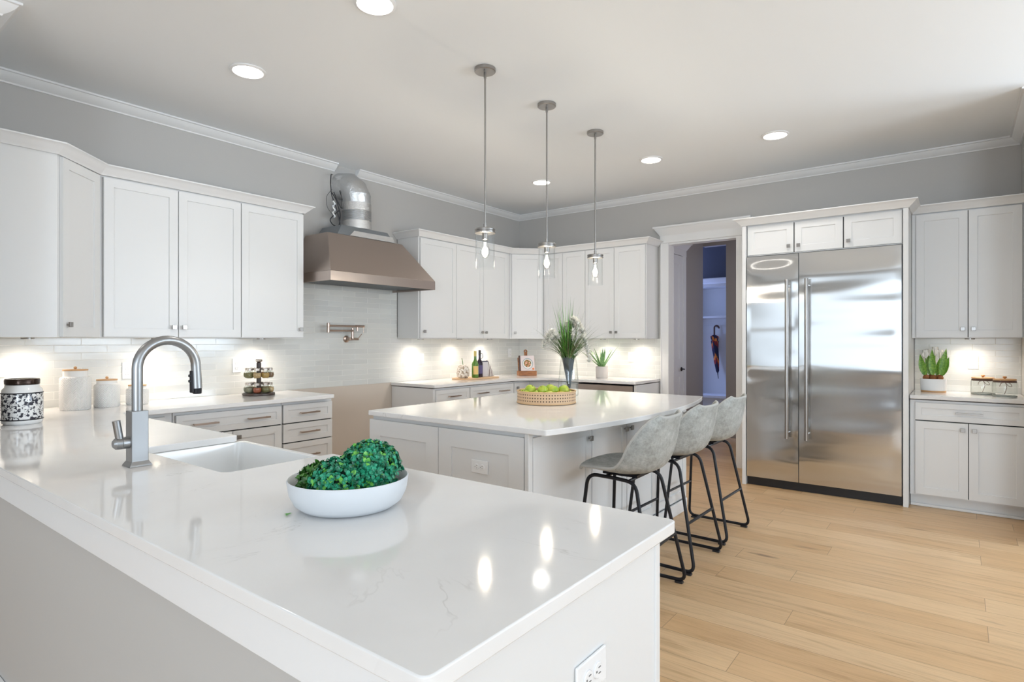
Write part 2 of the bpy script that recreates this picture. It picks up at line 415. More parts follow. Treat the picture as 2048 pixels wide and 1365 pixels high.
def front(parent, kind, x0, x1, z0, z1, y, handle=None, stile=0.058, rec=0.008, m=None):
    bm = bmesh.new(); g = 0.0026
    shaker(bm, x0+g, x1-g, z0+g, z1-g, y, stile, rec=rec)
    o = finish(kind, bm, m or WHITE, parent, smooth=None, bevel=0.0012)
    if handle:
        t = handle[0]
        if t == 'knob': knob(o, handle[1], y-0.020, handle[2])
        else:
            for hx in handle[1:]: pull(o, hx, y-0.020, (z0+z1)/2, m=NICKEL if t == 'pull_nickel' else None)
    return o
def cabinet(name, label, cat, loc, rz, w_, d, z0, z1, fronts, group=None, toe=False, gapbody=True):
    t = thing(name, label, cat, (loc[0], loc[1], 0), rz, group)
    bm = bmesh.new(); yf = -d+0.020
    box(bm, 0.0005, w_-0.0005, yf, -0.0115, z0 + (0.10 if toe else 0), z1)
    if toe: box(bm, 0.0005, w_-0.0005, yf+0.06, -0.004, 0, z0+0.10)
    finish('body', bm, WHITE, t, smooth=None)
    # dark sheet painting the shade into the joints between the fronts
    bm = bmesh.new(); fx0 = min(f[1] for f in fronts)+0.001; fx1 = max(f[2] for f in fronts)-0.001; fz0 = min(f[3] for f in fronts)+0.001; fz1 = max(f[4] for f in fronts)-0.001
    box(bm, fx0+0.001, fx1-0.001, yf-0.0012, yf-0.0002, fz0+0.001, fz1-0.001); finish('joint_shade', bm, GAP_SHADE, t, smooth=None)
    for f in fronts:
        front(t, f[0], f[1], f[2], f[3], f[4], yf-0.0012, f[5] if len(f) > 5 else None, *(f[6:7]))
    return t
UD = 0.345       # depth of the wall cabinets with their doors
KZ = UB+0.075
def upper(label, loc, rz, edges, knobs, w_=None, z0=UB, z1=UT, x_off=0.0):
    W_ = w_ if w_ else edges[-1]
    fr = [('door', a, b, z0+0.003, z1, (('knob', k, KZ) if k else None)) for a, b, k in zip(edges, edges[1:], knobs)]
    return cabinet('wall_cabinet', label, 'cabinet', loc, rz, W_, UD, z0, z1+0.02, fr)
g_ = 0.035
# wall A, left of the hood:  x -5.009 .. -3.515
upper('white two-door wall cabinet above the faucet, beside the corner unit', (-5.03, 0), 0, [0.021, 0.484, 0.945], [0.484-g_, 0.484+g_])
upper('white single-door wall cabinet immediately left of the range hood', (-4.083, 0), 0, [0.0, 0.545], [0.545-g_], w_=0.547)
# diagonal corner units: 45 degree face between two walls
def corner_upper(label, cx_, cy_, flip):
    """flip=+1: corner at left end of wall A (walls x=cx_, y=0); flip=-1: corner of walls A and B"""
    t = thing('corner_wall_cabinet', label, 'cabinet', (cx_, cy_, 0))
    s = flip; a = 0.628; b = 0.328
    poly = [(0, 0), (s*a, 0), (s*a, -b), (s*b, -a), (0, -a)]
    poly = [(x+s*0.004, y-0.004) if i == 0 else (x, y-0.0115 if y == 0 else y) for i, (x, y) in enumerate(poly)]
    poly[4] = (s*0.004, -a); poly[0] = (s*0.0115, -0.0115)
    if s < 0: poly = poly[::-1]
    bm = bmesh.new(); prism(bm, poly, UB, UT+0.02); finish('body', bm, WHITE, t, smooth=None)
    # door on the diagonal
    L = (a-b)*math.sqrt(2)
    M = R(PI/4, (b, -a, 0)) if s > 0 else R(-PI/4, (-a, -b, 0))
    bm = bmesh.new(); shaker(bm, 0.022, L-0.022, UB+0.003, UT, -0.001); bmesh.ops.transform(bm, matrix=M, verts=bm.verts)
    d = finish('door', bm, WHITE, t, smooth=None, bevel=0.0012)
    k = knob(d, 0.060, -0.021, KZ); k.matrix_local = M
    return t
corner_upper('white diagonal corner wall cabinet above the white canisters', -5.66, 0.0, 1)
corner_upper('white diagonal corner wall cabinet above the cookbook stand', 0.0, 0.0, -1)
# wall A, right of the hood: x -2.19 .. -0.65
upper('white single-door wall cabinet immediately right of the range hood', (-2.190, 0), 0, [0.016, 0.563], [0.016+0.045], w_=0.563)
upper('white two-door wall cabinet above the wine bottles', (-1.627, 0), 0, [0.0, 0.465, 0.93], [0.465-g_, 0.465+g_], w_=0.995)
# wall B, left of the doorway: y -0.63 .. -2.02
upper('white narrow two-door wall cabinet behind the grassy vase', (0, -0.630), -PI/2, [0.02, 0.292, 0.609], [0.292-g_, 0.292+g_])
upper('white two-door wall cabinet above the potted aloe, next to the doorway', (0, -1.2395), -PI/2, [0.0, 0.3845, 0.768], [0.3845-g_, 0.3845+g_], w_=0.778)
# wall B, right end
upper('white two-door wall cabinet above the potted tulips, right of the refrigerator', (0, -4.4645), -PI/2, [0.028, 0.3825, 0.722], [0.3825-g_, 0.3825+g_], w_=0.733)

# cabinet crown mouldings (top 2.50 m)
CC = [(0, 0), (0.006, 0), (0.010, 0.008), (0.022, 0.018), (0.040, 0.036), (0.055, 0.050), (0.066, 0.054), (0.066, 0.062), (0, 0.062)]
def cab_crown(path, label):
    bm = bmesh.new(); sweep(bm, [(x, y, UT+0.008) for x, y in path], CC)
    tag(finish('cabinet_crown', bm, TRIM, smooth=25), label, 'moulding')
f_ = UD-0.001; a_ = 0.628+0.012; b_ = 0.328+0.012
cab_crown([(-5.655, -a_+0.008), (-5.66+b_-0.008, -a_+0.008), (-5.66+a_-0.008, -f_), (-3.532, -f_), (-3.532, -0.004)], 'white cornice along the wall cabinets left of the hood')
cab_crown([(-2.194, -0.004), (-2.194, -f_), (-a_+0.008, -f_), (-f_, -a_+0.008), (-f_, -2.021), (-0.004, -2.021)], 'white cornice along the corner wall cabinets right of the hood')
cab_crown([(-f_, -4.472), (-f_, YD+0.003)], 'white cornice above the tulip shelf cabinets')

# ---------------------------------------------------------------- base cabinets
BD = 0.64; BT = 0.874
DZ0, DZ1 = 0.712, 0.858
t = cabinet('base_cabinet', 'white base cabinet with one wide drawer, left of the drawer stack', 'cabinet', (-4.70, 0), 0, 0.785, BD, 0, BT,
    [('drawer', 0.012, 0.782, DZ0, DZ1, ('pull', 0.20, 0.585), 0.045), ('door', 0.012, 0.397, 0.11, DZ0-0.004, ('knob', 0.36, 0.66)), ('door', 0.397, 0.782, 0.11, DZ0-0.004, ('knob', 0.434, 0.66))], toe=True)
cabinet('drawer_cabinet', 'white four-drawer base cabinet under the spice carousel', 'cabinet', (-3.912, 0), 0, 0.455, BD, 0, BT,
    [('drawer', 0.004, 0.451, DZ0, DZ1, ('pull', 0.227), 0.045), ('drawer', 0.004, 0.451, 0.560, DZ0-0.004, ('pull', 0.227), 0.045),
     ('drawer', 0.004, 0.451, 0.34, 0.556, ('pull', 0.227), 0.045), ('drawer', 0.004, 0.451, 0.11, 0.336, ('pull', 0.227), 0.045)], toe=True)
cabinet('base_cabinet', 'white blind corner base cabinet below the smallest canister', 'cabinet', (-5.655, 0), 0, 0.950, BD, 0, BT,
    [('door', 0.66, 0.905, 0.11, DZ1, None)], toe=True)
cabinet('base_cabinet', 'white single-drawer base cabinet at the left end of the back counter', 'cabinet', (-2.27, 0), 0, 0.534, BD, 0, BT,
    [('drawer', 0.03, 0.532, DZ0, DZ1, ('pull', 0.28), 0.045), ('door', 0.03, 0.532, 0.11, DZ0-0.004, ('knob', 0.08, 0.66))], toe=True)
cabinet('base_cabinet', 'white wide-drawer base cabinet below the wine bottles', 'cabinet', (-1.735, 0), 0, 0.775, BD, 0, BT,
    [('drawer', 0.004, 0.771, DZ0, DZ1, ('pull', 0.20, 0.575), 0.045), ('door', 0.004, 0.388, 0.11, DZ0-0.004, ('knob', 0.35, 0.66)), ('door', 0.388, 0.771, 0.11, DZ0-0.004, ('knob', 0.42, 0.66))], toe=True)
# corner base: L-shaped body with a two-leaf door
t = thing('corner_base_cabinet', 'white inside-corner base cabinet below the cookbook stand', 'cabinet', (0, 0, 0))
bm = bmesh.new(); prism(bm, [(-0.004, -0.004), (-0.956, -0.004), (-0.956, -0.62), (-0.62, -0.62), (-0.62, -0.92), (-0.004, -0.92)], 0.1, BT)
prism(bm, [(-0.004, -0.004), (-0.956, -0.004), (-0.956, -0.56), (-0.56, -0.56), (-0.56, -0.92), (-0.004, -0.92)], 0.0, 0.1); finish('body', bm, WHITE, t, smooth=None)
d = front(t, 'door', -0.952, -0.642, 0.11, DZ1, -0.621); knob(d, -0.90, -0.641, 0.80)
bm = bmesh.new(); shaker(bm, 0.643, 0.916, 0.112, DZ1-0.002, -0.621); bmesh.ops.transform(bm, matrix=R(-PI/2), verts=bm.verts)
finish('door', bm, WHITE, t, smooth=None, bevel=0.0012)
cabinet('base_cabinet', 'white narrow base cabinet between the corner unit and the wine cooler', 'cabinet', (0, -0.922), -PI/2, 0.375, BD, 0, BT,
    [('drawer', 0.004, 0.371, DZ0, DZ1, ('pull', 0.187), 0.045), ('door', 0.004, 0.371, 0.11, DZ0-0.004, ('knob', 0.05, 0.66))], toe=True)
# undercounter cooler
t = thing('undercounter_fridge', 'steel-framed undercounter cooler below the potted aloe', 'fridge', (0, -1.300, 0), -PI/2)
finish('body', BX(0, 0.70, -0.60, -0.004, 0.02, 0.868), BLACK, t, smooth=None)
bm = bmesh.new(); box(bm, 0.006, 0.694, -0.63, -0.602, 0.800, 0.862); finish('top_rail', bm, HOODM, t, bevel=0.001)
bm = bmesh.new(); box(bm, 0.006, 0.694, -0.63, -0.602, 0.11, 0.17); box(bm, 0.006, 0.07, -0.63, -0.602, 0.17, 0.785); box(bm, 0.63, 0.694, -0.63, -0.602, 0.17, 0.785); box(bm, 0.07, 0.63, -0.63, -0.602, 0.73, 0.785)
d = finish('door_frame', bm, HOODM, t, bevel=0.001)
finish('glass_pane', BX(0.07, 0.63, -0.622, -0.612, 0.17, 0.73), mat('smoked_glass', (0.02, 0.018, 0.016), 0.05), d, smooth=None)
finish('end_panel', BX(-0.62, -0.004, -2.032, -2.005, 0, BT), WHITE, None, smooth=None)
tag(bpy.data.objects['end_panel'], 'white cabinet end panel beside the doorway casing', 'panel')

# right end base
cabinet('base_cabinet', 'white base cabinet with drawer and two doors at far right', 'cabinet', (0, -4.4675), -PI/2, 0.729, BD, 0, BT,
    [('drawer', 0.034, 0.725, DZ0, DZ1, ('pull_nickel', 0.383), 0.045), ('door', 0.034, 0.3795, 0.11, DZ0-0.004, ('knob', 0.343, 0.655)), ('door', 0.3795, 0.725, 0.11, DZ0-0.004, ('knob', 0.416, 0.655))], toe=True)
bm = bmesh.new(); box(bm, -0.580, -0.562, YD+0.004, -4.468, 0.0, 0.022)
struct(finish('baseboard_right', bm, TRIM, smooth=None, bevel=0.005), 'white shoe moulding under the far right base cabinet')

# ---------------------------------------------------------------- worktops
def worktop(label, poly, rads, m=QUARTZ, z1=CT, th=0.030, n=6):
    bm = bmesh.new(); prism(bm, round_poly(poly, rads, n), z1-th, z1)
    o = finish('worktop', bm, m, smooth=30, bevel=0.003); tag(o, label, 'countertop'); return o
PX0, PX1, PY = -5.89, -5.028, -4.234
SX0, SY0, SY1 = -5.455, -2.10, -2.83
worktop('white quartz worktop of the foreground peninsula with sink cutout',
    [(-5.652, -0.012), (-3.482, -0.012), (-3.482, -0.705), (PX1, -0.705), (PX1, SY0), (SX0, SY0), (SX0, SY1), (PX1, SY1), (PX1, PY), (PX0, PY), (PX0, -0.985), (-5.652, -0.985)],
    [0, 0, 0.02, 0.015, 0.015, 0.03, 0.04, 0.015, 0.02, 0.02, 0, 0])
worktop('white quartz corner worktop under the wine bottles and aloe',
    [(-2.285, -0.012), (-0.012, -0.012), (-0.012, -2.041), (-0.665, -2.041), (-0.665, -0.90), (-0.90, -0.665), (-2.285, -0.665)][::-1],
    [0.02, 0.12, 0.12, 0.02, 0, 0, 0])
worktop('white quartz worktop under the potted tulips at far right',
    [(-0.012, -4.4675), (-0.012, YD+0.003), (-0.660, YD+0.003), (-0.660, -4.4675)][::-1], [0.005]*4)
# island top with a bowed seating side
IX0, IX1, IY0, IY1 = -4.03, -1.80, -1.80, -3.165
R_ = (1.115**2+0.155**2)/(2*0.155)
arc = []
for i in range(33):
    x = -1.115+2.23*i/32; arc.append((-2.915+x, IY1-(math.sqrt(R_*R_-x*x)-(R_-0.155))))
ipoly = round_poly([(IX1, IY1), (IX1, IY0), (IX0, IY0), (IX0, IY1)], [0.02, 0.02, 0.02, 0.02])
# keep rounded corners only at the back; front edge comes from the arc
poly = [(IX1, IY0), (IX0, IY0)] + arc
bm = bmesh.new(); prism(bm, round_poly(poly, [0.02, 0.02]+[0.012]+[0]*(len(arc)-2)+[0.012]), CT-0.030, CT)
tag(finish('worktop', bm, QUARTZ, smooth=30, bevel=0.003), 'white quartz bowed worktop of the kitchen island', 'countertop')

# ---------------------------------------------------------------- island cabinets
ib = BT+0.008
t = thing('kitchen_island', 'white kitchen island base with panelled side under the pendants', 'island', (-4.0, -3.04, 0))
finish('body', BX(0.015, 2.155, 0.015, 1.235, 0.09, ib), WHITE, t, smooth=None)
finish('toe_kick', BX(0.05, 2.12, 0.06, 1.19, 0, 0.09), WHITE, t, smooth=None)
M = R(-PI/2, (0, 1.25, 0))
def local_front(name, parent, M, x0, x1, z0, z1, y, **kw):
    bm = bmesh.new(); shaker(bm, x0, x1, z0, z1, y, kw.get('stile', 0.10), rec=0.008); bmesh.ops.transform(bm, matrix=M, verts=bm.verts)
    return finish(name, bm, WHITE, parent, smooth=None, bevel=0.0012)
local_front('side_panel', t, M, 0.004, 0.612, 0.11, 0.858, 0.013)
local_front('side_panel', t, M, 0.616, 1.225, 0.11, 0.858, 0.013)
bm = bmesh.new(); box(bm, -0.008, 0.03, -0.006, 0.02, 0.0, ib); finish('corner_post', bm, WHITE, t, smooth=None, bevel=0.003)
knz = 0.78
for a, b, k in ((0.03, 0.635, 0.600), (0.640, 1.100, 1.063), (1.103, 1.565, 1.142), (1.570, 2.150, 2.11)):
    bm = bmesh.new(); shaker(bm, a+0.002, b-0.002, 0.112, 0.855, 0.013, 0.06)
    d = finish('door', bm, WHITE, t, smooth=None, bevel=0.0012); knob(d, k, -0.007, knz)
finish('base_moulding', BX(-0.012, 2.168, -0.012, 0.004, 0, 0.095), TRIM, t, smooth=None, bevel=0.004)
finish('base_moulding', BX(2.152, 2.168, 0.004, 1.24, 0, 0.095), TRIM, t, smooth=None, bevel=0.004)
finish('end_panel', BX(2.155, 2.165, -0.004, 1.235, 0.0, ib), WHITE, t, smooth=None)

# ---------------------------------------------------------------- peninsula: knee wall, cabinets, sink
struct(finish('wall_knee', BX(-5.862, -5.68, PY+0.056, -0.975, 0, BT+0.008), WALL), 'grey knee wall on the outer side of the peninsula')
o = finish('apron_board', BX(-5.880, -5.862, PY+0.056, -0.985, 0.800, 0.882), TRIM, smooth=None, bevel=0.002)
tag(o, 'white board under the outer edge of the peninsula worktop', 'moulding')
struct(finish('baseboard_left', BX(-5.878, -5.863, PY+0.056, -0.985, 0, 0.13), TRIM, smooth=None, bevel=0.003), 'white baseboard along the peninsula knee wall')
t = thing('peninsula_cabinet', 'white peninsula base cabinets ending in a plain panel near the camera', 'cabinet', (-5.66, PY, 0))
finish('body', BX(-0.018, 0.578, 0.057, 1.385, 0.10, BT+0.008), WHITE, t, smooth=None)
finish('body', BX(-0.018, 0.578, 2.150, 3.20, 0.10, BT+0.008), WHITE, t, smooth=None)
finish('sink_base', BX(-0.018, 0.578, 1.388, 2.148, 0.10, 0.64), WHITE, t, smooth=None)
finish('toe_kick', BX(-0.018, 0.52, 0.057, 3.20, 0, 0.10), WHITE, t, smooth=None)
finish('end_panel', BX(-0.219, 0.590, 0.035, 0.055, 0, BT+0.008), WHITE, t, smooth=None)
finish('corner_stile', BX(0.575, 0.600, 0.030, 0.056, 0, BT+0.008), WHITE, t, smooth=None, bevel=0.003)
M = R(PI/2, (0.578, 0.0, 0))
for a, b, z0, z1 in ((1.39, 1.768, 0.11, 0.635), (1.772, 2.148, 0.11, 0.635), (2.152, 2.60, 0.11, 0.858), (2.604, 3.06, 0.11, 0.858)):
    local_front('door', t, M, a, b, z0, z1, -0.001, stile=0.058)
t = thing('dishwasher', 'dishwasher front with curved bar handle on the inner peninsula side', 'dishwasher', (-5.66, PY, 0))
finish('front_panel', BX(0.580, 0.604, 0.070, 0.680, 0.11, 0.866), mat('blue_grey_steel', (0.55, 0.57, 0.62), 0.3, 1.0), t, smooth=None, bevel=0.003)
pts = [(0.604, 0.12, 0.775), (0.640, 0.14, 0.775), (0.652, 0.37, 0.775), (0.640, 0.60, 0.775), (0.604, 0.62, 0.775)]
finish('handle', TB(fillet([(x, y, z-0.12) for x, y, z in pts], 0.03), 0.011), mat('dark_blue_handle', (0.02, 0.02, 0.12), 0.3, 0.6), t)

# farmhouse sink
t = thing('farmhouse_sink', 'white fireclay farmhouse sink let into the peninsula beside the faucet', 'sink', (SX0, SY1, 0))
bm = bmesh.new()
W_, H_ = 0.447, SY0-SY1
ox = -0.012
outer = round_poly([(ox, -0.012), (W_+0.018, -0.012), (W_+0.018, H_+0.012), (ox, H_+0.012)], [0.03, 0.015, 0.015, 0.03])
inner = round_poly([(0.004, 0.008), (W_-0.008, 0.008), (W_-0.008, H_-0.008), (0.004, H_-0.008)], [0.035]*4)
innerb = round_poly([(0.03, 0.03), (W_-0.035, 0.03), (W_-0.035, H_-0.03), (0.03, H_-0.03)], [0.05]*4)
zt, zb, z0 = 0.883, 0.675, 0.65
ot = [bm.verts.new((x, y, zt)) for x, y in outer]; ob = [bm.verts.new((x, y, z0)) for x, y in outer]
it = [bm.verts.new((x, y, zt)) for x, y in inner]; ib_ = [bm.verts.new((x, y, zb)) for x, y in innerb]
n = len(outer)
for a, b in ((ob, ot), (ot, it), (it, ib_)):
    for k in range(n): bm.faces.new((a[k], a[(k+1) % n], b[(k+1) % n], b[k]))
bm.faces.new(ob[::-1]); bm.faces.new(ib_)
finish('basin', bm, CERAMIC, t, smooth=35, bevel=0.003)
finish('drain', LT([(0.001, 0), (0.04, 0), (0.043, 0.003), (0.0441, 0.0005)], 24, c=(0.21, H_/2, zb+0.0005), cap1=False), FAUCET, t)

# faucet
t = thing('kitchen_faucet', 'brushed steel gooseneck faucet with square base behind the sink', 'faucet', (-5.582, -2.46, CT), 0.0)
bm = bmesh.new(); box(bm, -0.027, 0.027, -0.027, 0.027, 0.012, 0.196)
finish('base_block', bm, FAUCET, t, smooth=None, bevel=0.002)
bm = bmesh.new(); a = [bm.verts.new((sx*0.036, sy*0.036, 0.001)) for sx, sy in ((-1, -1), (1, -1), (1, 1), (-1, 1))]; b = [bm.verts.new((sx*0.034, sy*0.034, 0.006)) for sx, sy in ((-1, -1), (1, -1), (1, 1), (-1, 1))]; c = [bm.verts.new((sx*0.027, sy*0.027, 0.018)) for sx, sy in ((-1, -1), (1, -1), (1, 1), (-1, 1))]
for p, q in ((a, b), (b, c)):
    for k in range(4): bm.faces.new((p[k], p[(k+1) % 4], q[(k+1) % 4], q[k]))
bm.faces.new(a[::-1]); bm.faces.new(c); finish('foot_flange', bm, FAUCET, t, smooth=None)
r = 0.101; zc = 0.345
pts = [(0, 0, 0.19), (0, 0, zc)] + [(r-r*math.cos(th), 0, zc+r*math.sin(th)) for th in [PI*i/20 for i in range(1, 20)]] + [(2*r, 0, zc), (2*r+0.004, 0, 0.262)]
finish('spout', TB(pts, [0.0175]*(len(pts)-2)+[0.0175, 0.0185], 20), FAUCET, t)
bm = bmesh.new(); lathe(bm, [(0.0155, 0.240), (0.0165, 0.262)], 20, c=(2*r+0.0045, 0, 0)); box(bm, 2*r-0.021, 2*r-0.008, -0.008, 0.008, 0.245, 0.330); finish('spray_head', bm, BLACK, t, bevel=0.003)
bm = bmesh.new()
for z in (0.29, 0.31): lathe(bm, [(0.006, 0), (0.0055, 0.006)], 10, M=Matrix.Translation((2*r-0.020, 0, z)) @ Matrix.Rotation(-PI/2, 4, 'Y'))
finish('spray_button', bm, RUBBER, t)
bm = bmesh.new(); lathe(bm, [(0.021, 0), (0.021, 0.022), (0.0195, 0.0235), (0.021, 0.025), (0.020, 0.042), (0.012, 0.050)], 24, M=Matrix.Translation((-0.026, 0, 0.085)) @ Matrix.Rotation(-PI/2, 4, 'Y')); h = finish('handle_hub', bm, FAUCET, t)
finish('lever', TB([(-0.055, 0, 0.095), (-0.066, 0, 0.165)], 0.0125, 16), FAUCET, h)

# ---------------------------------------------------------------- refrigerator wall
FX = -0.70; FY0, FY1, FS = -3.192, -4.421, -3.645
t = thing('refrigerator', 'built-in stainless steel side-by-side refrigerator between white panels', 'refrigerator', (0, FY0, 0), -PI/2)
L_ = FY0-FY1
finish('body', BX(0.004, L_-0.004, -0.655, -0.02, 0.08, 2.148), DARKST, t, smooth=None)
finish('kick_plate', BX(0.004, L_-0.004, -0.66, -0.02, 0.0, 0.078), RUBBER, t, smooth=None)
def steel_door(x0, x1, z0, z1):
    bm = bmesh.new(); nx, nz = 28, 96
    W = x1-x0; Hh = z1-z0
    def dy(u, v):
        # gently rippled sheet, pulled flat at the rim
        rim = min(1, 14*u, 14*(1-u))
        a = 0.0022*math.sin(2*PI*(v*3.1+0.13*math.sin(3*u+x0)))+0.0010*math.sin(2*PI*(v*7.3+0.21*u))+0.0004*math.sin(2*PI*(v*13.7-0.3*u+x0))
        top = 0.0070*math.exp(-((1-v)/0.045)**2)*math.sin(PI*u) - 0.0014*math.exp(-((0.50-v)/0.03)**2)
        return a*(0.25+0.75*rim)+top
    g = [[bm.verts.new((x0+W*i/nx, -0.70+dy(i/nx, j/nz), z0+Hh*j/nz)) for i in range(nx+1)] for j in range(nz+1)]
    for j in range(nz):
        for i in range(nx): bm.faces.new((g[j][i], g[j][i+1], g[j+1][i+1], g[j+1][i]))
    # returns to the back
    rim = [g[0][i] for i in range(nx+1)]+[g[j][nx] for j in range(1, nz+1)]+[g[nz][i] for i in range(nx-1, -1, -1)]+[g[j][0] for j in range(nz-1, 0, -1)]
    bk = [bm.verts.new((v.co.x, -0.657, v.co.z)) for v in rim]; n = len(rim)
    for k in range(n): bm.faces.new((rim[k], bk[k], bk[(k+1) % n], rim[(k+1) % n]))
    bm.faces.new(bk)
    return finish('door', bm, STEEL, t, smooth=30)
sp = FY0-FS
d1 = steel_door(0.006, sp-0.003, 0.083, 2.142); d2 = steel_door(sp+0.003, L_-0.006, 0.083, 2.142)
for d, hx in ((d1, sp-0.085), (d2, sp+0.075)):
    bm = bmesh.new(); tube(bm, [(hx, -0.765, 0.475), (hx, -0.765, 1.905)], 0.0165, 20)
    for z in (0.53, 1.85): tube(bm, [(hx, -0.765, z), (hx, -0.698, z)], 0.010, 12)
    finish('handle', bm, NICKEL, d)
for nm, y0, y1, lab in (('tall_panel', FY0+0.003, FY0+0.037, 'white tall panel between the doorway and the refrigerator'), ('tall_panel', FY1-0.041, FY1-0.004, 'white tall panel between the refrigerator and the tulip counter')):
    tag(finish(nm, BX(-0.70, -0.004, y0, y1, 0, UT+0.006), WHITE, smooth=None, bevel=0.002), lab, 'panel')
cy0 = FY0+0.0025
cabinet('over_fridge_cabinet', 'white three-door cabinet above the stainless refrigerator', 'cabinet', (0, FY0), -PI/2, L_, 0.675, 2.152, UT+0.02,
    [('door', 0.003, 0.408, 2.158, UT, ('knob', 0.368, 2.215)), ('door', 0.412, 0.800, 2.158, UT, ('knob', 0.450, 2.215)), ('door', 0.804, L_-0.003, 2.158, UT, ('knob', 0.842, 2.215))])
cab_crown([(-0.004, FY0+0.038), (-0.699, FY0+0.038), (-0.699, FY1-0.042), (-0.004, FY1-0.042)], 'white cornice over the refrigerator enclosure')

# ---------------------------------------------------------------- doorway casing
bm = bmesh.new()
for y0, y1 in ((-2.146, -2.050), (-2.994, -2.898)):
    box(bm, -0.020, 0.0, y0, y1, 0, 2.475); box(bm, -0.026, 0.0, y0+0.0, y0+0.012, 0, 2.475) if y0 < -2.5 else box(bm, -0.026, 0.0, y1-0.012, y1, 0, 2.475)
box(bm, -0.003, 0.123, -2.146, -2.118, 0, 2.48); box(bm, -0.003, 0.123, -2.926, -2.898, 0, 2.48); box(bm, -0.003, 0.123, -2.90, -2.14, 2.455, 2.482)
box(bm, 0.123, 0.140, -2.146, -2.05, 0, 2.475); box(bm, 0.123, 0.140, -2.994, -2.898, 0, 2.475)
struct(finish('door_1', bm, TRIM, smooth=None, bevel=0.0015), 'white cased doorway to the hall')
bm = bmesh.new(); box(bm, -0.024, -0.001, -2.998, -2.046, 2.477, 2.59)
sweep(bm, [(-0.001, -2.046, 2.59), (-0.020, -2.046, 2.59), (-0.020, -2.998, 2.59), (-0.001, -2.998, 2.59)][::1],
      [(0, -0.030), (0.006, -0.030), (0.010, -0.018), (0.022, 0.0), (0.040, 0.026), (0.052, 0.046), (0.054, 0.052), (0.066, 0.052), (0.066, 0.072), (0, 0.072)])
struct(finish('trim_%d' % tn, bm, TRIM, smooth=25), 'white corniced head casing over the doorway'); tn += 1

# ---------------------------------------------------------------- hall and mudroom beyond the doorway
HY = -1.87; HX = 1.90
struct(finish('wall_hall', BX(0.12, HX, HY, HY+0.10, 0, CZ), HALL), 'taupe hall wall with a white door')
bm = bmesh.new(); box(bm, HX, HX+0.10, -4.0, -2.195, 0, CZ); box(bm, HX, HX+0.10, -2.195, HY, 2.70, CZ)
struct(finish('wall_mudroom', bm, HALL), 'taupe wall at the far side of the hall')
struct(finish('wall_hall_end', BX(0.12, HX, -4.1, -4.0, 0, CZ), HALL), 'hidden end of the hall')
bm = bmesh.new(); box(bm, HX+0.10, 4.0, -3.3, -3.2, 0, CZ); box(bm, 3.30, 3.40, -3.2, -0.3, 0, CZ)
struct(finish('wall_mudroom_back', bm, mat('painted_unlit_dark', (0.10, 0.10, 0.12), 0.7)), 'back wall of the mudroom')  # dark base colour stands in for the unlit wall above the locker
# hall door with casing
bm = bmesh.new(); box(bm, 0.30, 0.395, HY-0.020, HY, 0, 2.47); box(bm, 1.105, 1.20, HY-0.020, HY, 0, 2.47); box(bm, 0.295, 1.205, HY-0.022, HY, 2.47, 2.58)
sweep(bm, [(0.296, HY-0.001, 2.58), (0.296, HY-0.02, 2.58), (1.204, HY-0.02, 2.58), (1.204, HY-0.001, 2.58)], [(0, -0.03), (0.01, -0.02), (0.05, 0.045), (0.062, 0.05), (0.062, 0.07), (0, 0.07)])
struct(finish('trim_%d' % tn, bm, TRIM, smooth=25), 'white casing of the hall door'); tn += 1
t = thing('door_2', 'white panelled hall door with dark lever', None, (0.39, HY, 0)); t['kind'] = 'structure'
bm = bmesh.new(); shaker(bm, 0.008, 0.712, 0.01, 1.0, -0.001, 0.12, 0.012, 0.006); shaker(bm, 0.008, 0.712, 1.0, 2.465, -0.001, 0.12, 0.012, 0.006)
finish('door_leaf', bm, TRIM, t, smooth=None)
bm = bmesh.new(); lathe(bm, [(0.028, 0), (0.026, 0.008), (0.009, 0.010), (0.009, 0.045)], 20, M=Matrix.Translation((0.655, -0.013, 0.98)) @ Matrix.Rotation(PI/2, 4, 'X'))
tube(bm, [(0.655, -0.055, 0.98), (0.60, -0.058, 0.985), (0.55, -0.058, 0.978)], 0.009, 10)
finish('door_handle', bm, mat('oil_rubbed_bronze', (0.06, 0.05, 0.045), 0.35, 1.0), t)
# mudroom locker
LX = 2.75
t = thing('mudroom_locker', 'white open mudroom locker with shelf and bench seen through the doorway', 'locker', (LX, -2.35, 0))
def lk(n, *b, **k): return finish(n, BX(*b), TRIM, t, smooth=None, **k)
lk('back_panel', 0.42, 0.44, 0, 1.30, 0.0, 2.20); lk('side_panel', 0.0, 0.42, -0.02, 0.0, 0, 2.20); lk('side_panel', 0.0, 0.42, 1.30, 1.32, 0, 2.20); pass
lk('shelf', 0.0, 0.42, 0.0, 1.30, 1.71, 1.74, bevel=0.002); lk('bench_seat', -0.05, 0.42, 0.0, 1.30, 0.46, 0.50, bevel=0.003); lk('bench_front', 0.0, 0.02, 0.0, 1.30, 0.0, 0.46)
lk('hook_rail', 0.405, 0.42, 0.0, 1.30, 1.46, 1.60, bevel=0.002)
bm = bmesh.new(); box(bm, -0.02, 0.44, -0.03, 1.33, 2.20, 2.26); sweep(bm, [(0.0, 1.32, 2.26), (-0.02, 1.32, 2.26), (-0.02, -0.02, 2.26)][::1], [(0, -0.02), (0.03, 0.0), (0.06, 0.05), (0.06, 0.065), (0, 0.065)])
finish('cornice', bm, TRIM, t, smooth=25)
UMX, UMY = 3.085, -1.640
t = thing('umbrella', 'folded umbrella with dark, red and orange stripes hanging in the mudroom locker', 'umbrella', (UMX, UMY, 0))
UM = mat('umbrella_stripes', (0.1, 0.02, 0.05), 0.6)
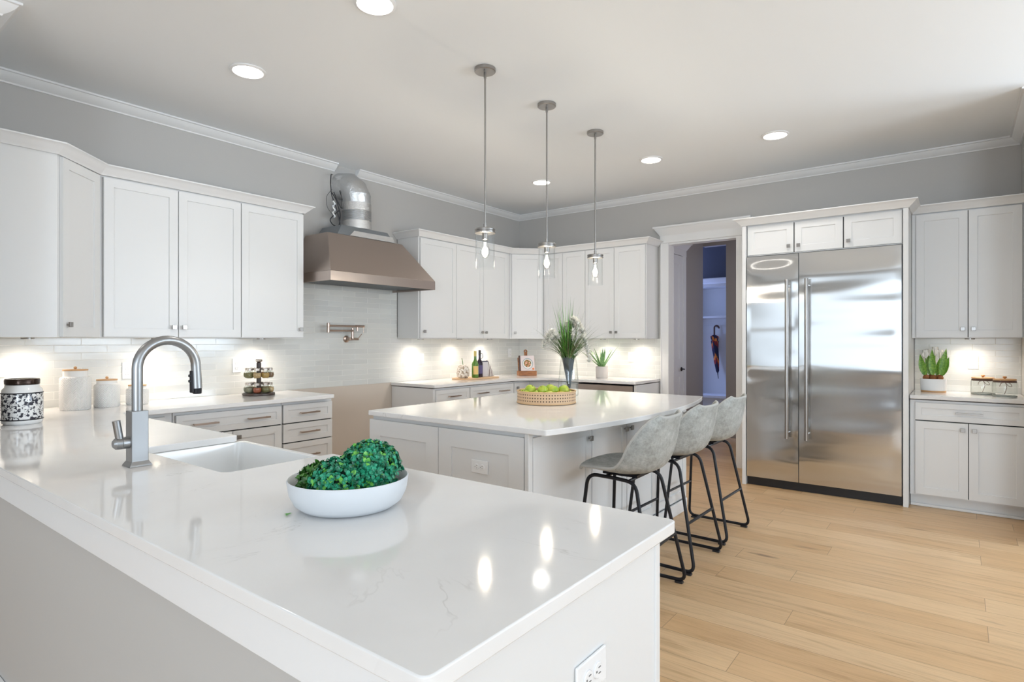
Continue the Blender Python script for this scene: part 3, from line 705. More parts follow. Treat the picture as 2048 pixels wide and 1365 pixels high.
def _um():
    m = UM; T, N, L, B = nt(m)
    wv = node(m, 'ShaderNodeTexWave', Scale=2.4, Distortion=0.6, wave_type='BANDS', bands_direction='DIAGONAL', wave_profile='SAW')
    mp = node(m, 'ShaderNodeMapping', Scale=(3.0, 0.4, 1)); L.new(coords(m), mp.inputs[0]); L.new(mp.outputs[0], wv.inputs['Vector'])
    r = ramp(m, wv.outputs['Fac'], [(0.0, (0.012, 0.010, 0.045)), (0.40, (0.30, 0.02, 0.02)), (0.62, (0.80, 0.22, 0.02)), (0.80, (0.015, 0.010, 0.04))])
    for n_ in N:
        if n_.type == 'VALTORGB': n_.color_ramp.interpolation = 'CONSTANT'
    L.new(r, B.inputs['Base Color'])
_um()
bm = bmesh.new(); seg = 20; rings = []
for r_, z in [(0.010, 0.84), (0.018, 0.87), (0.028, 1.02), (0.036, 1.20), (0.040, 1.30), (0.044, 1.345), (0.034, 1.36), (0.040, 1.38), (0.044, 1.42), (0.014, 1.45)]:
    r_ *= 1.25; rings.append([bm.verts.new(((r_*(1+0.22*math.sin(5*2*PI*i/seg+z*9)))*math.cos(2*PI*i/seg), (r_*(1+0.22*math.sin(5*2*PI*i/seg+z*9)))*math.sin(2*PI*i/seg) - 0.05*(1.45-z)/0.6, z)) for i in range(seg)])
for a, b in zip(rings, rings[1:]):
    for i in range(seg): bm.faces.new((a[i], a[(i+1) % seg], b[(i+1) % seg], b[i]))
bm.faces.new(rings[0][::-1]); bm.faces.new(rings[-1]); finish('canopy', bm, UM, t, smooth=60)
pts = [(0, 0, 1.44), (0, 0, 1.55)] + [(0, -0.036+0.036*math.cos(a), 1.56+0.036*math.sin(a)) for a in [PI*i/10 for i in range(0, 12)]]
finish('crook_handle', TB(pts, 0.013, 12), mat('dark_wood', (0.09, 0.03, 0.02), 0.35), t)
finish('tip', TB([(0, -0.05, 0.86), (0, -0.065, 0.74)], [0.008, 0.004], 10), BLACK, t)
o = finish('coat_hook', TB([(3.152, UMY-0.035, 1.575), (3.10, UMY-0.035, 1.575), (3.09, UMY-0.035, 1.595)], 0.006, 8), BLACK); tag(o, 'dark coat hook holding the striped umbrella', 'hook')

# ---------------------------------------------------------------- range hood and vent duct
t = thing('range_hood', 'large bronze-toned stainless range hood with sloping sides over the empty range bay', 'range hood', (-3.478, 0, 1.862))
Wh = 1.222
bm = bmesh.new()
for x0, x1, y0, y1 in ((0, Wh, -0.64, -0.632), (0, 0.008, -0.632, -0.012), (Wh-0.008, Wh, -0.632, -0.012)): box(bm, x0, x1, y0, y1, 0, 0.082)
finish('lower_band', bm, HOODM, t, smooth=None, bevel=0.0015)
bm = bmesh.new()
lo = [bm.verts.new(p) for p in ((0, -0.64, 0.083), (Wh, -0.64, 0.083), (Wh, -0.012, 0.083), (0, -0.012, 0.083))]
hi = [bm.verts.new(p) for p in ((0.175, -0.35, 0.458), (Wh-0.178, -0.35, 0.458), (Wh-0.178, -0.012, 0.458), (0.175, -0.012, 0.458))]
for k in range(4): bm.faces.new((lo[k], lo[(k+1) % 4], hi[(k+1) % 4], hi[k]))
bm.faces.new(hi); bm.faces.new(lo[::-1]); finish('canopy', bm, HOODM, t, smooth=None, bevel=0.003)
bm = bmesh.new(); box(bm, 0.01, Wh-0.01, -0.63, -0.014, 0.045, 0.055)
for i in range(46): x = 0.05+i*(Wh-0.1)/45; box(bm, x-0.007, x+0.007, -0.54, -0.08, 0.018, 0.046)
finish('baffle_filter', bm, DARKST, t, smooth=None)
bm = bmesh.new(); tube(bm, [(0.03, -0.585, 0.012), (Wh-0.03, -0.585, 0.012)], 0.006, 8)
for i in range(5): x = 0.10+i*(Wh-0.2)/4; tube(bm, [(x, -0.585, 0.012), (x, -0.585, 0.046)], 0.004, 6)
finish('utensil_rail', bm, FAUCET, t)

t = thing('vent_duct', 'silver foil-taped exhaust duct elbow rising from the range hood into the wall', 'duct', (-2.865, -0.19, 2.32))
bm = bmesh.new()
lo = [bm.verts.new(p) for p in ((-0.33, -0.155, 0.002), (0.33, -0.155, 0.002), (0.33, 0.17, 0.002), (-0.33, 0.17, 0.002))]
hi = [bm.verts.new(p) for p in ((-0.27, -0.13, 0.095), (0.27, -0.13, 0.095), (0.27, 0.16, 0.095), (-0.27, 0.16, 0.095))]
for k in range(4): bm.faces.new((lo[k], lo[(k+1) % 4], hi[(k+1) % 4], hi[k]))
bm.faces.new(hi); bm.faces.new(lo[::-1]); finish('transition_box', bm, DUCTG, t, smooth=None, bevel=0.002)
bm = bmesh.new()
a = [bm.verts.new(p) for p in ((-0.20, -0.160, 0.003), (0.335, -0.160, 0.003), (0.335, 0.10, 0.003), (0.322, 0.10, 0.055), (0.322, -0.148, 0.055), (-0.14, -0.148, 0.055))]
bm.faces.new((a[0], a[1], a[4], a[5])); bm.faces.new((a[1], a[2], a[3], a[4])); finish('foil_tape', bm, FOIL, t, smooth=None)
def ribs(z0, z1, n, r, amp):
    return [(r+amp*(1 if i % 2 else -1), z0+(z1-z0)*i/n) for i in range(n+1)]
finish('foil_collar', LT([(0.138, 0.096), (0.141, 0.12), (0.137, 0.155), (0.139, 0.175)], 32), FOIL, t)
finish('corrugated_pipe', LT(ribs(0.170, 0.275, 18, 0.1365, 0.0035), 32), GALV, t)
finish('foil_wrap', LT([(0.138, 0.270), (0.1395, 0.30), (0.138, 0.345)], 32), FOIL, t)
bm = bmesh.new(); pts = [(0, 0, 0.335), (0, 0, 0.36)]; cz, rr = 0.385, 0.16
gores = [0, 0.5, 1.0, 1.5]
cen = [Vector((0, 0, 0.34)), Vector((0, 0.0, 0.40)), Vector((-0.005, 0.035, 0.47)), Vector((-0.012, 0.085, 0.515)), Vector((-0.018, 0.183, 0.535))]
angs = [0, 0.25, 0.75, 1.25, PI/2]
rings = []
for c, a in zip(cen, angs):
    u = Vector((1, 0, 0)); v = Vector((0, math.cos(a), -math.sin(a)))
    for dr in ((0.0, 0.0), (0.0035, 0.006)):
        rings.append([bm.verts.new(c+(0.133+dr[0])*(math.cos(2*PI*k/32)*u+math.sin(2*PI*k/32)*v)+Vector((0, math.sin(a), math.cos(a)))*dr[1]) for k in range(32)])
for a, b in zip(rings, rings[1:]):
    for k in range(32): bm.faces.new((a[k], a[(k+1) % 32], b[(k+1) % 32], b[k]))
finish('elbow', bm, GALV, t, smooth=50)
t = thing('duct_cable', 'tangled black and clear wiring hanging beside the vent duct', 'cable', (-3.03, -0.10, 2.42))
rnd = random.Random(3)
def wire(name, pts, r, m): return finish(name, TB(fillet(pts, 0.03, 4), r, 6), m, t)
wire('wire', [(0.02, 0.09, 0.53), (-0.06, 0.0, 0.50), (-0.08, -0.02, 0.40), (-0.06, -0.01, 0.30), (-0.02, -0.02, 0.20), (0.02, -0.03, 0.05), (0.0, -0.04, 0.004)], 0.005, CABLE)
wire('wire', [(-0.05, 0, 0.33), (-0.02, -0.03, 0.26), (0.03, -0.02, 0.14), (0.01, -0.03, 0.02), (-0.06, -0.04, 0.01), (-0.10, -0.03, 0.06), (-0.04, -0.02, 0.12), (0.02, -0.01, 0.17)], 0.005, CABLE)
wire('wire', [(-0.03, 0.0, 0.34), (0.0, -0.02, 0.25), (0.04, -0.03, 0.18), (0.05, -0.02, 0.30), (0.02, -0.02, 0.36)], 0.004, CABLE)
wire('thin_wire', [(-0.05, 0, 0.36), (-0.12, -0.01, 0.28), (-0.12, -0.02, 0.18), (-0.06, -0.03, 0.11)], 0.002, CABLE)
finish('clear_tape', TB([(-0.05+0.012*math.sin(k*1.3), -0.030, 0.09+0.012*k) for k in range(14)], [0.006+0.006*abs(math.sin(k*1.9)) for k in range(14)], 7), mat('clear_tape', (0.65, 0.68, 0.70), 0.2, 0.3), t, smooth=20)

# ---------------------------------------------------------------- pot filler
t = thing('pot_filler', 'folded bronze-toned pot filler faucet on the tiles under the hood', 'faucet', (-2.853, -0.0105, 1.372))
MXr = Matrix.Rotation(PI/2, 4, 'X')
bm = bmesh.new(); lathe(bm, [(0.034, 0), (0.034, 0.008), (0.024, 0.014), (0.015, 0.016), (0.015, 0.075)], 24, M=MXr); finish('wall_flange', bm, BRONZE, t)
finish('valve_body', TB([(-0.005, -0.075, 0.0), (0.088, -0.075, 0.0)], 0.012, 14), BRONZE, t)
finish('valve_lever', TB([(0.075, -0.085, 0.0), (0.115, -0.095, 0.050)], 0.0045, 8), BRONZE, t)
finish('riser', TB([(0.02, -0.075, 0.0), (0.02, -0.075, 0.105)], 0.013, 14), BRONZE, t)
finish('lower_arm', TB([(0.02, -0.085, 0.080), (-0.262, -0.085, 0.080)], 0.009, 12), BRONZE, t)
finish('pivot', TB([(-0.27, -0.095, 0.060), (-0.27, -0.095, 0.150)], 0.0145, 14), BRONZE, t)
finish('upper_arm', TB([(-0.27, -0.105, 0.125), (0.035, -0.105, 0.125)], 0.009, 12), BRONZE, t)
bm = bmesh.new(); tube(bm, [(0.03, -0.105, 0.125), (0.135, -0.105, 0.125)], 0.012, 14); tube(bm, [(0.055, -0.105, 0.125), (0.055, -0.105, 0.078)], 0.0095, 12); finish('spout', bm, BRONZE, t)
finish('spout_lever', TB([(0.122, -0.108, 0.12), (0.122, -0.110, 0.062)], 0.0045, 8), BRONZE, t)

# ---------------------------------------------------------------- lamps
def spot(name, loc, power, size, col, parent=None, blend=0.6, rad=0.04):
    d = bpy.data.lights.new(name, 'SPOT'); d.energy = power; d.spot_size = size; d.spot_blend = blend; d.color = col; d.shadow_soft_size = rad
    o = bpy.data.objects.new(name, d); COL.objects.link(o)
    if parent: o.parent = parent
    o.location = loc; return o
LEDM = mat('downlight_lens', (1, 1, 1), 0.5, emit=(1.0, 0.96, 0.90), es=14.0)
def downlight(x, y, label, pw=20):
    t = thing('recessed_light', label, 'ceiling light', (x, y, CZ), group='recessed ceiling downlights')
    finish('trim_ring', LT([(0.088, -0.001), (0.106, -0.001), (0.106, -0.006), (0.090, -0.012), (0.086, -0.006)], 40, cap0=False, cap1=False), TRIM, t)
    finish('lens', LT([(0.088, -0.0015), (0.088, -0.007)], 40), LEDM, t, smooth=30)
    spot('downlight', (0, 0, -0.03), pw, math.radians(150), (1.0, 0.95, 0.89), t, 0.9, 0.08)
downlight(-4.511, -2.458, 'round recessed downlight cut by the top edge of the photo', 14)
downlight(-4.513, -1.239, 'round recessed downlight above the left wall cabinets', 6)
downlight(-1.277, -3.583, 'round recessed downlight in front of the refrigerator, furthest right')
downlight(-1.282, -2.496, 'round recessed downlight in front of the doorway')
downlight(-1.259, -1.238, 'small round recessed downlight behind the middle pendant rod')
downlight(-6.6, -1.2, 'round recessed downlight beyond the peninsula')
FIL = mat('bulb_glow', (1, 1, 1), 0.4, emit=(1.0, 0.86, 0.66), es=30.0)
def pendant(x, y, label):
    t = thing('pendant_light', label, 'pendant light', (x, y, CZ), group='glass cylinder pendants over the island')
    bm = bmesh.new(); lathe(bm, [(0.066, -0.001), (0.066, -0.020), (0.062, -0.024), (0.010, -0.024)], 36); finish('canopy', bm, NICKEL, t, smooth=30)
    bm = bmesh.new()
    for a in (0.6, 0.6+PI): lathe(bm, [(0.004, -0.036), (0.005, -0.030), (0.004, -0.023)], 10, c=(0.04*math.cos(a), 0.04*math.sin(a), 0))
    finish('canopy_screw', bm, NICKEL, t)
    bm = bmesh.new(); tube(bm, [(0, 0, -0.022), (0, 0, -1.0)], 0.006, 12); lathe(bm, [(0.010, -1.0), (0.010, -0.97)], 14); lathe(bm, [(0.0085, -0.06), (0.0085, -0.022)], 14); finish('rod', bm, NICKEL, t)
    bm = bmesh.new(); lathe(bm, [(0.030, -0.997), (0.062, -1.0), (0.065, -1.004), (0.065, -1.012), (0.061, -1.014), (0.061, -1.018), (0.065, -1.02), (0.065, -1.028), (0.058, -1.03), (0.02, -1.03)], 40); finish('cap', bm, NICKEL, t, smooth=30)
    finish('socket', LT([(0.019, -1.030), (0.019, -1.066), (0.014, -1.070)], 20), NICKEL, t, smooth=30)
    bm = bmesh.new(); lathe(bm, [(0.0585, -1.024), (0.0600, -1.248)], 44, cap0=False, cap1=False); finish('glass_shade', bm, GLASS, t, smooth=50)
    b = finish('bulb', LT([(0.013, -1.070), (0.018, -1.09), (0.028, -1.125), (0.0295, -1.145), (0.026, -1.165), (0.012, -1.182), (0.002, -1.185)], 24), GLASS, t)
    bm = bmesh.new()
    for k in range(4):
        a = k*PI/2; tube(bm, [(0.004*math.cos(a), 0.004*math.sin(a), -1.085), (0.012*math.cos(a), 0.012*math.sin(a), -1.155)], 0.0024, 6)
    finish('filament', bm, FIL, b)
    d = bpy.data.lights.new('pendant_glow', 'POINT'); d.energy = 9; d.color = (1.0, 0.86, 0.68); d.shadow_soft_size = 0.022
    l = bpy.data.objects.new('pendant_glow', d); COL.objects.link(l); l.parent = t; l.location = (0, 0, -1.13)
pendant(-3.630, -2.44, 'clear glass cylinder pendant nearest the camera, leftmost of three')
pendant(-2.943, -2.44, 'clear glass cylinder pendant in the middle of three')
pendant(-2.240, -2.44, 'clear glass cylinder pendant furthest from the camera, rightmost of three')
PUCK = mat('puck_lens', (1, 1, 1), 0.5, emit=(1.0, 0.90, 0.72), es=8.0)
def puck(x, y, label, rz=0):
    t = thing('puck_light', label, 'under-cabinet light', (x, y, UB), rz, group='under-cabinet puck lights')
    finish('housing', LT([(0.034, -0.001), (0.034, -0.010), (0.026, -0.011)], 24, cap1=False), NICKEL, t, smooth=30)
    finish('lens', LT([(0.027, -0.004), (0.026, -0.0105)], 24), PUCK, t, smooth=30)
    spot('puck_beam', (0, 0, -0.02), 10.0, math.radians(165), (1.0, 0.88, 0.76), t, 1.0, 0.06)
for x, lab in ((-5.36, 'puck light under the cabinet above the black and white jar'), (-4.62, 'puck light under the cabinet behind the faucet arch'), (-3.82, 'puck light under the cabinet above the spice carousel'),
               (-2.00, 'puck light under the cabinet just right of the hood'), (-1.38, 'puck light under the cabinet above the green wine bottle'), (-0.83, 'puck light under the cabinet left of the cookbook')):
    puck(x, -0.165, lab)
for y, lab in ((-0.80, 'puck light under the cabinet behind the grassy vase'), (-1.38, 'puck light under the cabinet above the aloe'), (-1.82, 'puck light under the cabinet nearest the doorway'), (-4.86, 'puck light under the cabinet above the tulips and glass jars')):
    puck(-0.165, y, lab)

# ---------------------------------------------------------------- outlets and switches
def outlet(label, loc, rz, horiz=False, switch=False, scale=1.0):
    t = thing('light_switch' if switch else 'wall_outlet', label, 'switch' if switch else 'outlet', loc, rz)
    if horiz: t.rotation_euler = (0, PI/2, rz)
    finish('cover_plate', BX(-0.036, 0.036, -0.006, 0, -0.059, 0.059), PLATE, t, smooth=None, bevel=0.004)
    if switch:
        finish('rocker', BX(-0.017, 0.017, -0.010, -0.006, -0.034, 0.034), PLATE, t, smooth=None, bevel=0.002)
    else:
        for s in (-1, 1):
            bm = bmesh.new(); lathe(bm, [(0.0165, 0.005), (0.0165, 0.0085), (0.015, 0.0095)], 24, M=Matrix.Translation((0, 0, s*0.0195)) @ MXr)
            r_ = finish('receptacle', bm, PLATE, t, smooth=30)
            bm = bmesh.new()
            for dx in (-0.006, 0.006): box(bm, dx-0.001, dx+0.001, -0.0100, -0.0092, s*0.0195-0.001, s*0.0195+0.008)
            box(bm, -0.002, 0.002, -0.0100, -0.0092, s*0.0195-0.010, s*0.0195-0.006)
            finish('slots', bm, SLOT, r_, smooth=None)
    return t
outlet('white outlet on the tiles above the smallest canister', (-4.752, -0.0105, 1.140), 0)
outlet('white outlet on the tiles left of the spice carousel', (-3.948, -0.0105, 1.150), 0)
outlet('white switch plate on the tiles at the left edge of the photo', (-5.475, -0.0105, 1.185), 0, switch=True)
outlet('white switch plate on the tiles left of the cutting board', (-1.838, -0.0105, 1.155), 0, switch=True)
outlet('white outlet on the tiles left of the cookbook stand', (-0.225, -0.0105, 1.190), 0)
outlet('white outlet on the tiles between aloe and doorway', (-0.0105, -1.675, 1.160), -PI/2)
outlet('white outlet on the tiles above the glass jars', (-0.0105, -4.884, 1.172), -PI/2)
outlet('white outlet set sideways in the island side panel', (-4.0005, -2.715, 0.670), -PI/2, horiz=True)
outlet('white outlet on the near end panel of the peninsula', (-5.40, -4.200, 0.690), 0, horiz=True)

# ---------------------------------------------------------------- bar stools
def stool(x, y, rz, label):
    t = thing('bar_stool', label, 'bar stool', (x, y, 0), rz, 'grey leather bar stools at the island')
    # shell: u along front edge -> seat -> back, v across
    def crv(P, u):
        n = len(P)-1; k = min(int(u*n), n-1); f = u*n-k
        g = lambda i: Vector(P[max(0, min(n, i))])
        a, b, c, d = g(k-1), g(k), g(k+1), g(k+2)
        return 0.5*((2*b)+(-a+c)*f+(2*a-5*b+4*c-d)*f*f+(-a+3*b-3*c+d)*f**3)
    # (y, z, half width)
    mid = [(0.225, 0.665, 0.0), (0.195, 0.688, 0.0), (0.10, 0.676, 0.0), (0.0, 0.664, 0.0), (-0.10, 0.664, 0.0), (-0.175, 0.685, 0.0), (-0.215, 0.745, 0.0), (-0.235, 0.82, 0.0), (-0.248, 0.90, 0.0), (-0.258, 0.962, 0.0)]
    edg = [(0.200, 0.665, 0.165), (0.175, 0.684, 0.190), (0.10, 0.690, 0.215), (0.02, 0.693, 0.228), (-0.035, 0.705, 0.232), (-0.075, 0.750, 0.232), (-0.105, 0.815, 0.228), (-0.145, 0.880, 0.214), (-0.192, 0.938, 0.190), (-0.236, 0.976, 0.140)]
    nu, nv = 36, 20; bm = bmesh.new(); G = []
    for i in range(nu+1):
        u = i/nu; m_, e_ = crv(mid, u), crv(edg, u); row = []
        for j in range(nv+1):
            s_ = 2*j/nv-1; a = abs(s_)**2.6; wx = e_.z*math.sin(s_*PI/2*0.98)/math.sin(PI/2*0.98) if u > 0.5 else e_.z*s_
            wx = e_.z*(s_*(1-u)+math.sin(s_*PI/2)*u)
            row.append(bm.verts.new((wx, m_.x*(1-a)+e_.x*a, m_.y*(1-a)+e_.y*a)))
        G.append(row)
    for i in range(nu):
        for j in range(nv): bm.faces.new((G[i][j], G[i][j+1], G[i+1][j+1], G[i+1][j]))
    rim = [G[0][j].co.copy() for j in range(nv+1)]+[G[i][nv].co.copy() for i in range(1, nu+1)]+[G[nu][j].co.copy() for j in range(nv-1, -1, -1)]+[G[i][0].co.copy() for i in range(nu-1, 0, -1)]
    sh = finish('seat_shell', bm, LEATHER, t, smooth=80)
    so = sh.modifiers.new('solid', 'SOLIDIFY'); so.thickness = 0.017; so.offset = 0.0; so.use_even_offset = True
    sb = sh.modifiers.new('bev', 'BEVEL'); sb.width = 0.009; sb.segments = 3; sb.limit_method = 'ANGLE'; sb.angle_limit = math.radians(50)
    pip = finish('edge_piping', TB(rim, 0.0087, 8, closed=True), STITCH, sh, smooth=80)
    # side frames: closed loops of bent tube
    for s_ in (-1, 1):
        xt, xb = s_*0.165, s_*0.235
        pts = fillet([(xb, 0.0, 0.018), (xb, 0.205, 0.018), (xt, 0.155, 0.640), (s_*0.150, 0.0, 0.632), (xt, -0.120, 0.626), (xb, -0.245, 0.018), (xb, 0.0, 0.018)], 0.055, 6)
        bm = bmesh.new(); tube(bm, pts, 0.0098, 12)
        fr = finish('side_frame', bm, BLACK, t, smooth=60)
        for fy in (0.165, -0.205):
            finish('rubber_foot', BX(xb-0.013, xb+0.013, fy-0.022, fy+0.022, 0.0, 0.012), RUBBER, fr, smooth=None, bevel=0.002)
    f = 0.29/0.62; xf = 0.235+(0.165-0.235)*0.44
    finish('footrest', TB([(-xf, 0.184, 0.285), (xf, 0.184, 0.285)], 0.0088, 10), BLACK, t)
    finish('rear_stretcher', TB([(-xf, -0.192, 0.285), (xf, -0.192, 0.285)], 0.0088, 10), BLACK, t)
    bm = bmesh.new(); tube(bm, [(-0.155, 0.06, 0.634), (0.155, 0.06, 0.634)], 0.008, 8); tube(bm, [(-0.155, -0.08, 0.630), (0.155, -0.08, 0.630)], 0.008, 8)
    box(bm, -0.10, 0.10, -0.10, 0.10, 0.636, 0.648); finish('seat_bracket', bm, BLACK, t, smooth=30)
    return t
stool(-3.495, -3.345, 0.03, 'grey leather bar stool nearest the camera, its whole seat visible')
stool(-2.875, -3.340, -0.02, 'grey leather bar stool in the middle of the row of three')
stool(-2.250, -3.335, -0.02, 'grey leather bar stool furthest from the camera, next to the refrigerator')

# ---------------------------------------------------------------- foliage helpers
def leafmat(name, c0, c1, rough=0.4):
    m = mat(name, c0, rough); T, N, L, B = nt(m)
    n = noise(m, 75, 2, 0.6); L.new(ramp(m, n.outputs[0], [(0.38, c0), (0.62, c1)]), B.inputs['Base Color'])
    return m
def leaf(bm, p, d, nrm, ln, wd, cup=0.25, bend=0.0, n=3, rounded=False):
    """pointed oval leaf with a folded midrib, n sections"""
    d = d.normalized(); side = d.cross(nrm)
    if side.length < 1e-4: side = d.orthogonal()
    side.normalize(); up = side.cross(d).normalized(); prev = None
    for i in range(n+1):
        t = i/n; wv = (wd*0.5*math.sqrt(max(0.0, 1-(2*t**0.8-1)**2)) if rounded else wd*math.sin(PI*min(1, max(0.02, t**0.8)))*0.5) if i < n else 0
        c = p+d*ln*t+up*(bend*ln*t*t); q = up*(cup*wv)
        cur = (bm.verts.new(c-side*wv+q), bm.verts.new(c), bm.verts.new(c+side*wv+q)) if 0 < i < n else (bm.verts.new(c),)
        if prev:
            if len(prev) == 1 and len(cur) == 3: bm.faces.new((prev[0], cur[1], cur[0])); bm.faces.new((prev[0], cur[2], cur[1]))
            elif len(prev) == 3 and len(cur) == 3: bm.faces.new((prev[0], prev[1], cur[1], cur[0])); bm.faces.new((prev[1], prev[2], cur[2], cur[1]))
            elif len(prev) == 3: bm.faces.new((prev[0], prev[1], cur[0])); bm.faces.new((prev[1], prev[2], cur[0]))
        prev = cur
def blade(bm, p0, d0, ln, w0, droop, n=9, fold=0.35, rnd_=random, up=Vector((0, 0, 1)), taper=1.0, belly=0.0):
    """long arching grass / aloe blade"""
    p = Vector(p0); d = Vector(d0).normalized(); st = ln/n; rows = []
    for i in range(n+1):
        t = i/n; side = d.cross(up)
        if side.length < 1e-3: side = Vector((1, 0, 0))
        side.normalize(); nn = side.cross(d).normalized()
        wv = w0*0.5*((1-t)**taper+belly*math.sin(PI*t))
        rows.append([bm.verts.new(p-side*wv+nn*wv*fold), bm.verts.new(p), bm.verts.new(p+side*wv+nn*wv*fold)])
        p = p+d*st; d = (d+Vector((0, 0, -droop/n))).normalized()
    for a, b in zip(rows, rows[1:]):
        bm.faces.new((a[0], a[1], b[1], b[0])); bm.faces.new((a[1], a[2], b[2], b[1]))

# ---------------------------------------------------------------- bowl of boxwood balls on the peninsula
BWX, BWY = -5.445, -3.485
t = thing('bowl', 'round matte white bowl holding artificial boxwood balls on the peninsula', 'bowl', (BWX, BWY, CT+0.0005))
finish('bowl_shell', LT([(0.001, 0), (0.105, 0), (0.122, 0.004), (0.140, 0.018), (0.152, 0.042), (0.158, 0.078), (0.1555, 0.081), (0.152, 0.078), (0.146, 0.046), (0.134, 0.024), (0.115, 0.011), (0.001, 0.008)], 64, cap0=False, cap1=False), MATTEC, t, smooth=50)
BW1 = leafmat('boxwood_leaf', (0.006, 0.10, 0.045), (0.03, 0.36, 0.20), 0.35)
BW2 = leafmat('boxwood_young_leaf', (0.10, 0.42, 0.06), (0.20, 0.55, 0.10), 0.35)
BW3 = leafmat('dark_boxwood_leaf', (0.025, 0.11, 0.02), (0.07, 0.22, 0.03), 0.3)
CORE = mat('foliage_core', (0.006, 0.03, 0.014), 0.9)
def boxwood(x, y, z, r, n, label, m1, m2, ln, seed):
    rn = random.Random(seed)
    t = thing('boxwood_ball', label, 'artificial plant', (x, y, z), 0, 'boxwood balls in the white bowl')
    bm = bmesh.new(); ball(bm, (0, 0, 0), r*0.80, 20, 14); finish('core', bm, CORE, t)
    bms = [bmesh.new(), bmesh.new()]
    for k in range(n):
        zz = rn.uniform(-1, 1); a = rn.uniform(0, 2*PI); q = math.sqrt(1-zz*zz); d = Vector((q*math.cos(a), q*math.sin(a), zz))
        tw = d.orthogonal().normalized(); tw.rotate(Matrix.Rotation(rn.uniform(0, 2*PI), 3, d))
        rr = r*rn.uniform(0.80, 0.98)
        P = d*rr
        if z+P.z < CT+0.012: continue
        wp = Vector((x-BWX+P.x, y-BWY+P.y))
        if wp.length > 0.122 and z+P.z < CT+0.090: continue
        b = bms[1 if rn.random() < 0.16 else 0]
        for s_ in (1, -1):
            l_ = ln*rn.uniform(0.75, 1.2); dd = (d*rn.uniform(0.3, 0.9)+tw*s_*rn.uniform(0.5, 0.9))
            leaf(b, P, dd, d, l_, l_*(0.80 if ln < 0.02 else 0.55), 0.30, -0.15, 5, ln < 0.02)
    finish('leaves', bms[0], m1, t, smooth=80); o = finish('young_leaves', bms[1], m2, t, smooth=80)
boxwood(-5.398, -3.515, 1.000, 0.086, 1700, 'largest green boxwood ball, right side of the white bowl', BW1, BW2, 0.0125, 1)
boxwood(-5.492, -3.505, 0.978, 0.074, 1200, 'lower green boxwood ball at the front of the white bowl', BW1, BW2, 0.0125, 2)
boxwood(-5.498, -3.428, 0.974, 0.053, 560, 'dark larger-leaved boxwood ball on the left of the white bowl', BW3, BW3, 0.0205, 3)

bm = bmesh.new()
for k, (dx, dy) in enumerate(((1, 0.2), (-0.3, 1), (-0.8, -0.6))): leaf(bm, Vector((0, 0, 0.002)), Vector((dx, dy, 0.12)), Vector((0, 0, 1)), 0.012, 0.008, 0.2, -0.1, 5, True)
o = finish('fallen_leaf_sprig', bm, BW2, smooth=80); o.location = (-5.592, -3.432, CT+0.0005); tag(o, 'tiny green leaf sprig fallen on the worktop left of the white bowl', 'leaf')

# ---------------------------------------------------------------- jar and canisters by the left backsplash
JAR = mat('toile_print_jar', (0.85, 0.85, 0.84), 0.12)
def _jar():
    m = JAR; T, N, L, B = nt(m)
    n = noise(m, 62, 5, 0.6, dist=0.5)
    pat = ramp(m, n.outputs[0], [(0.49, (0, 0, 0)), (0.53, (1, 1, 1))])
    s = node(m, 'ShaderNodeSeparateXYZ'); L.new(coords(m), s.inputs[0])
    g1 = node(m, 'ShaderNodeMath', operation='GREATER_THAN'); L.new(s.outputs[2], g1.inputs[0]); g1.inputs[1].default_value = 0.024
    g2 = node(m, 'ShaderNodeMath', operation='LESS_THAN'); L.new(s.outputs[2], g2.inputs[0]); g2.inputs[1].default_value = 0.166
    a = node(m, 'ShaderNodeMath', operation='MULTIPLY'); L.new(g1.outputs[0], a.inputs[0]); L.new(g2.outputs[0], a.inputs[1])
    b = node(m, 'ShaderNodeMath', operation='MULTIPLY'); L.new(a.outputs[0], b.inputs[0]); L.new(pat, b.inputs[1])
    L.new(mixc(m, b.outputs[0], (0.84, 0.84, 0.83), (0.03, 0.03, 0.045)), B.inputs['Base Color'])
_jar()
t = thing('lidded_jar', 'black and white toile-patterned ceramic jar with dark lid at left edge', 'jar', (-5.529, -0.800, CT+0.0005))
finish('jar_body', LT([(0.001, 0), (0.078, 0), (0.085, 0.006), (0.0885, 0.020), (0.0895, 0.10), (0.0885, 0.165), (0.084, 0.185), (0.074, 0.196), (0.073, 0.208), (0.001, 0.209)], 48), JAR, t, smooth=40)
finish('band', LT([(0.0885, 0.0), (0.0905, 0.001), (0.0905, 0.005), (0.0885, 0.006)], 48, c=(0, 0, 0.022)), BLACK, t, smooth=None)
finish('band', LT([(0.0885, 0.0), (0.0903, 0.001), (0.0903, 0.005), (0.0885, 0.006)], 48, c=(0, 0, 0.162)), BLACK, t, smooth=None)
finish('lid', LT([(0.001, 0.2095), (0.072, 0.2095), (0.075, 0.212), (0.076, 0.232), (0.073, 0.240), (0.060, 0.2405), (0.056, 0.237), (0.001, 0.237)], 48), mat('dark_bronze_lid', (0.045, 0.028, 0.022), 0.22, 0.8), t, smooth=30)
CAN = mat('embossed_white_ceramic', (0.84, 0.83, 0.81), 0.35)
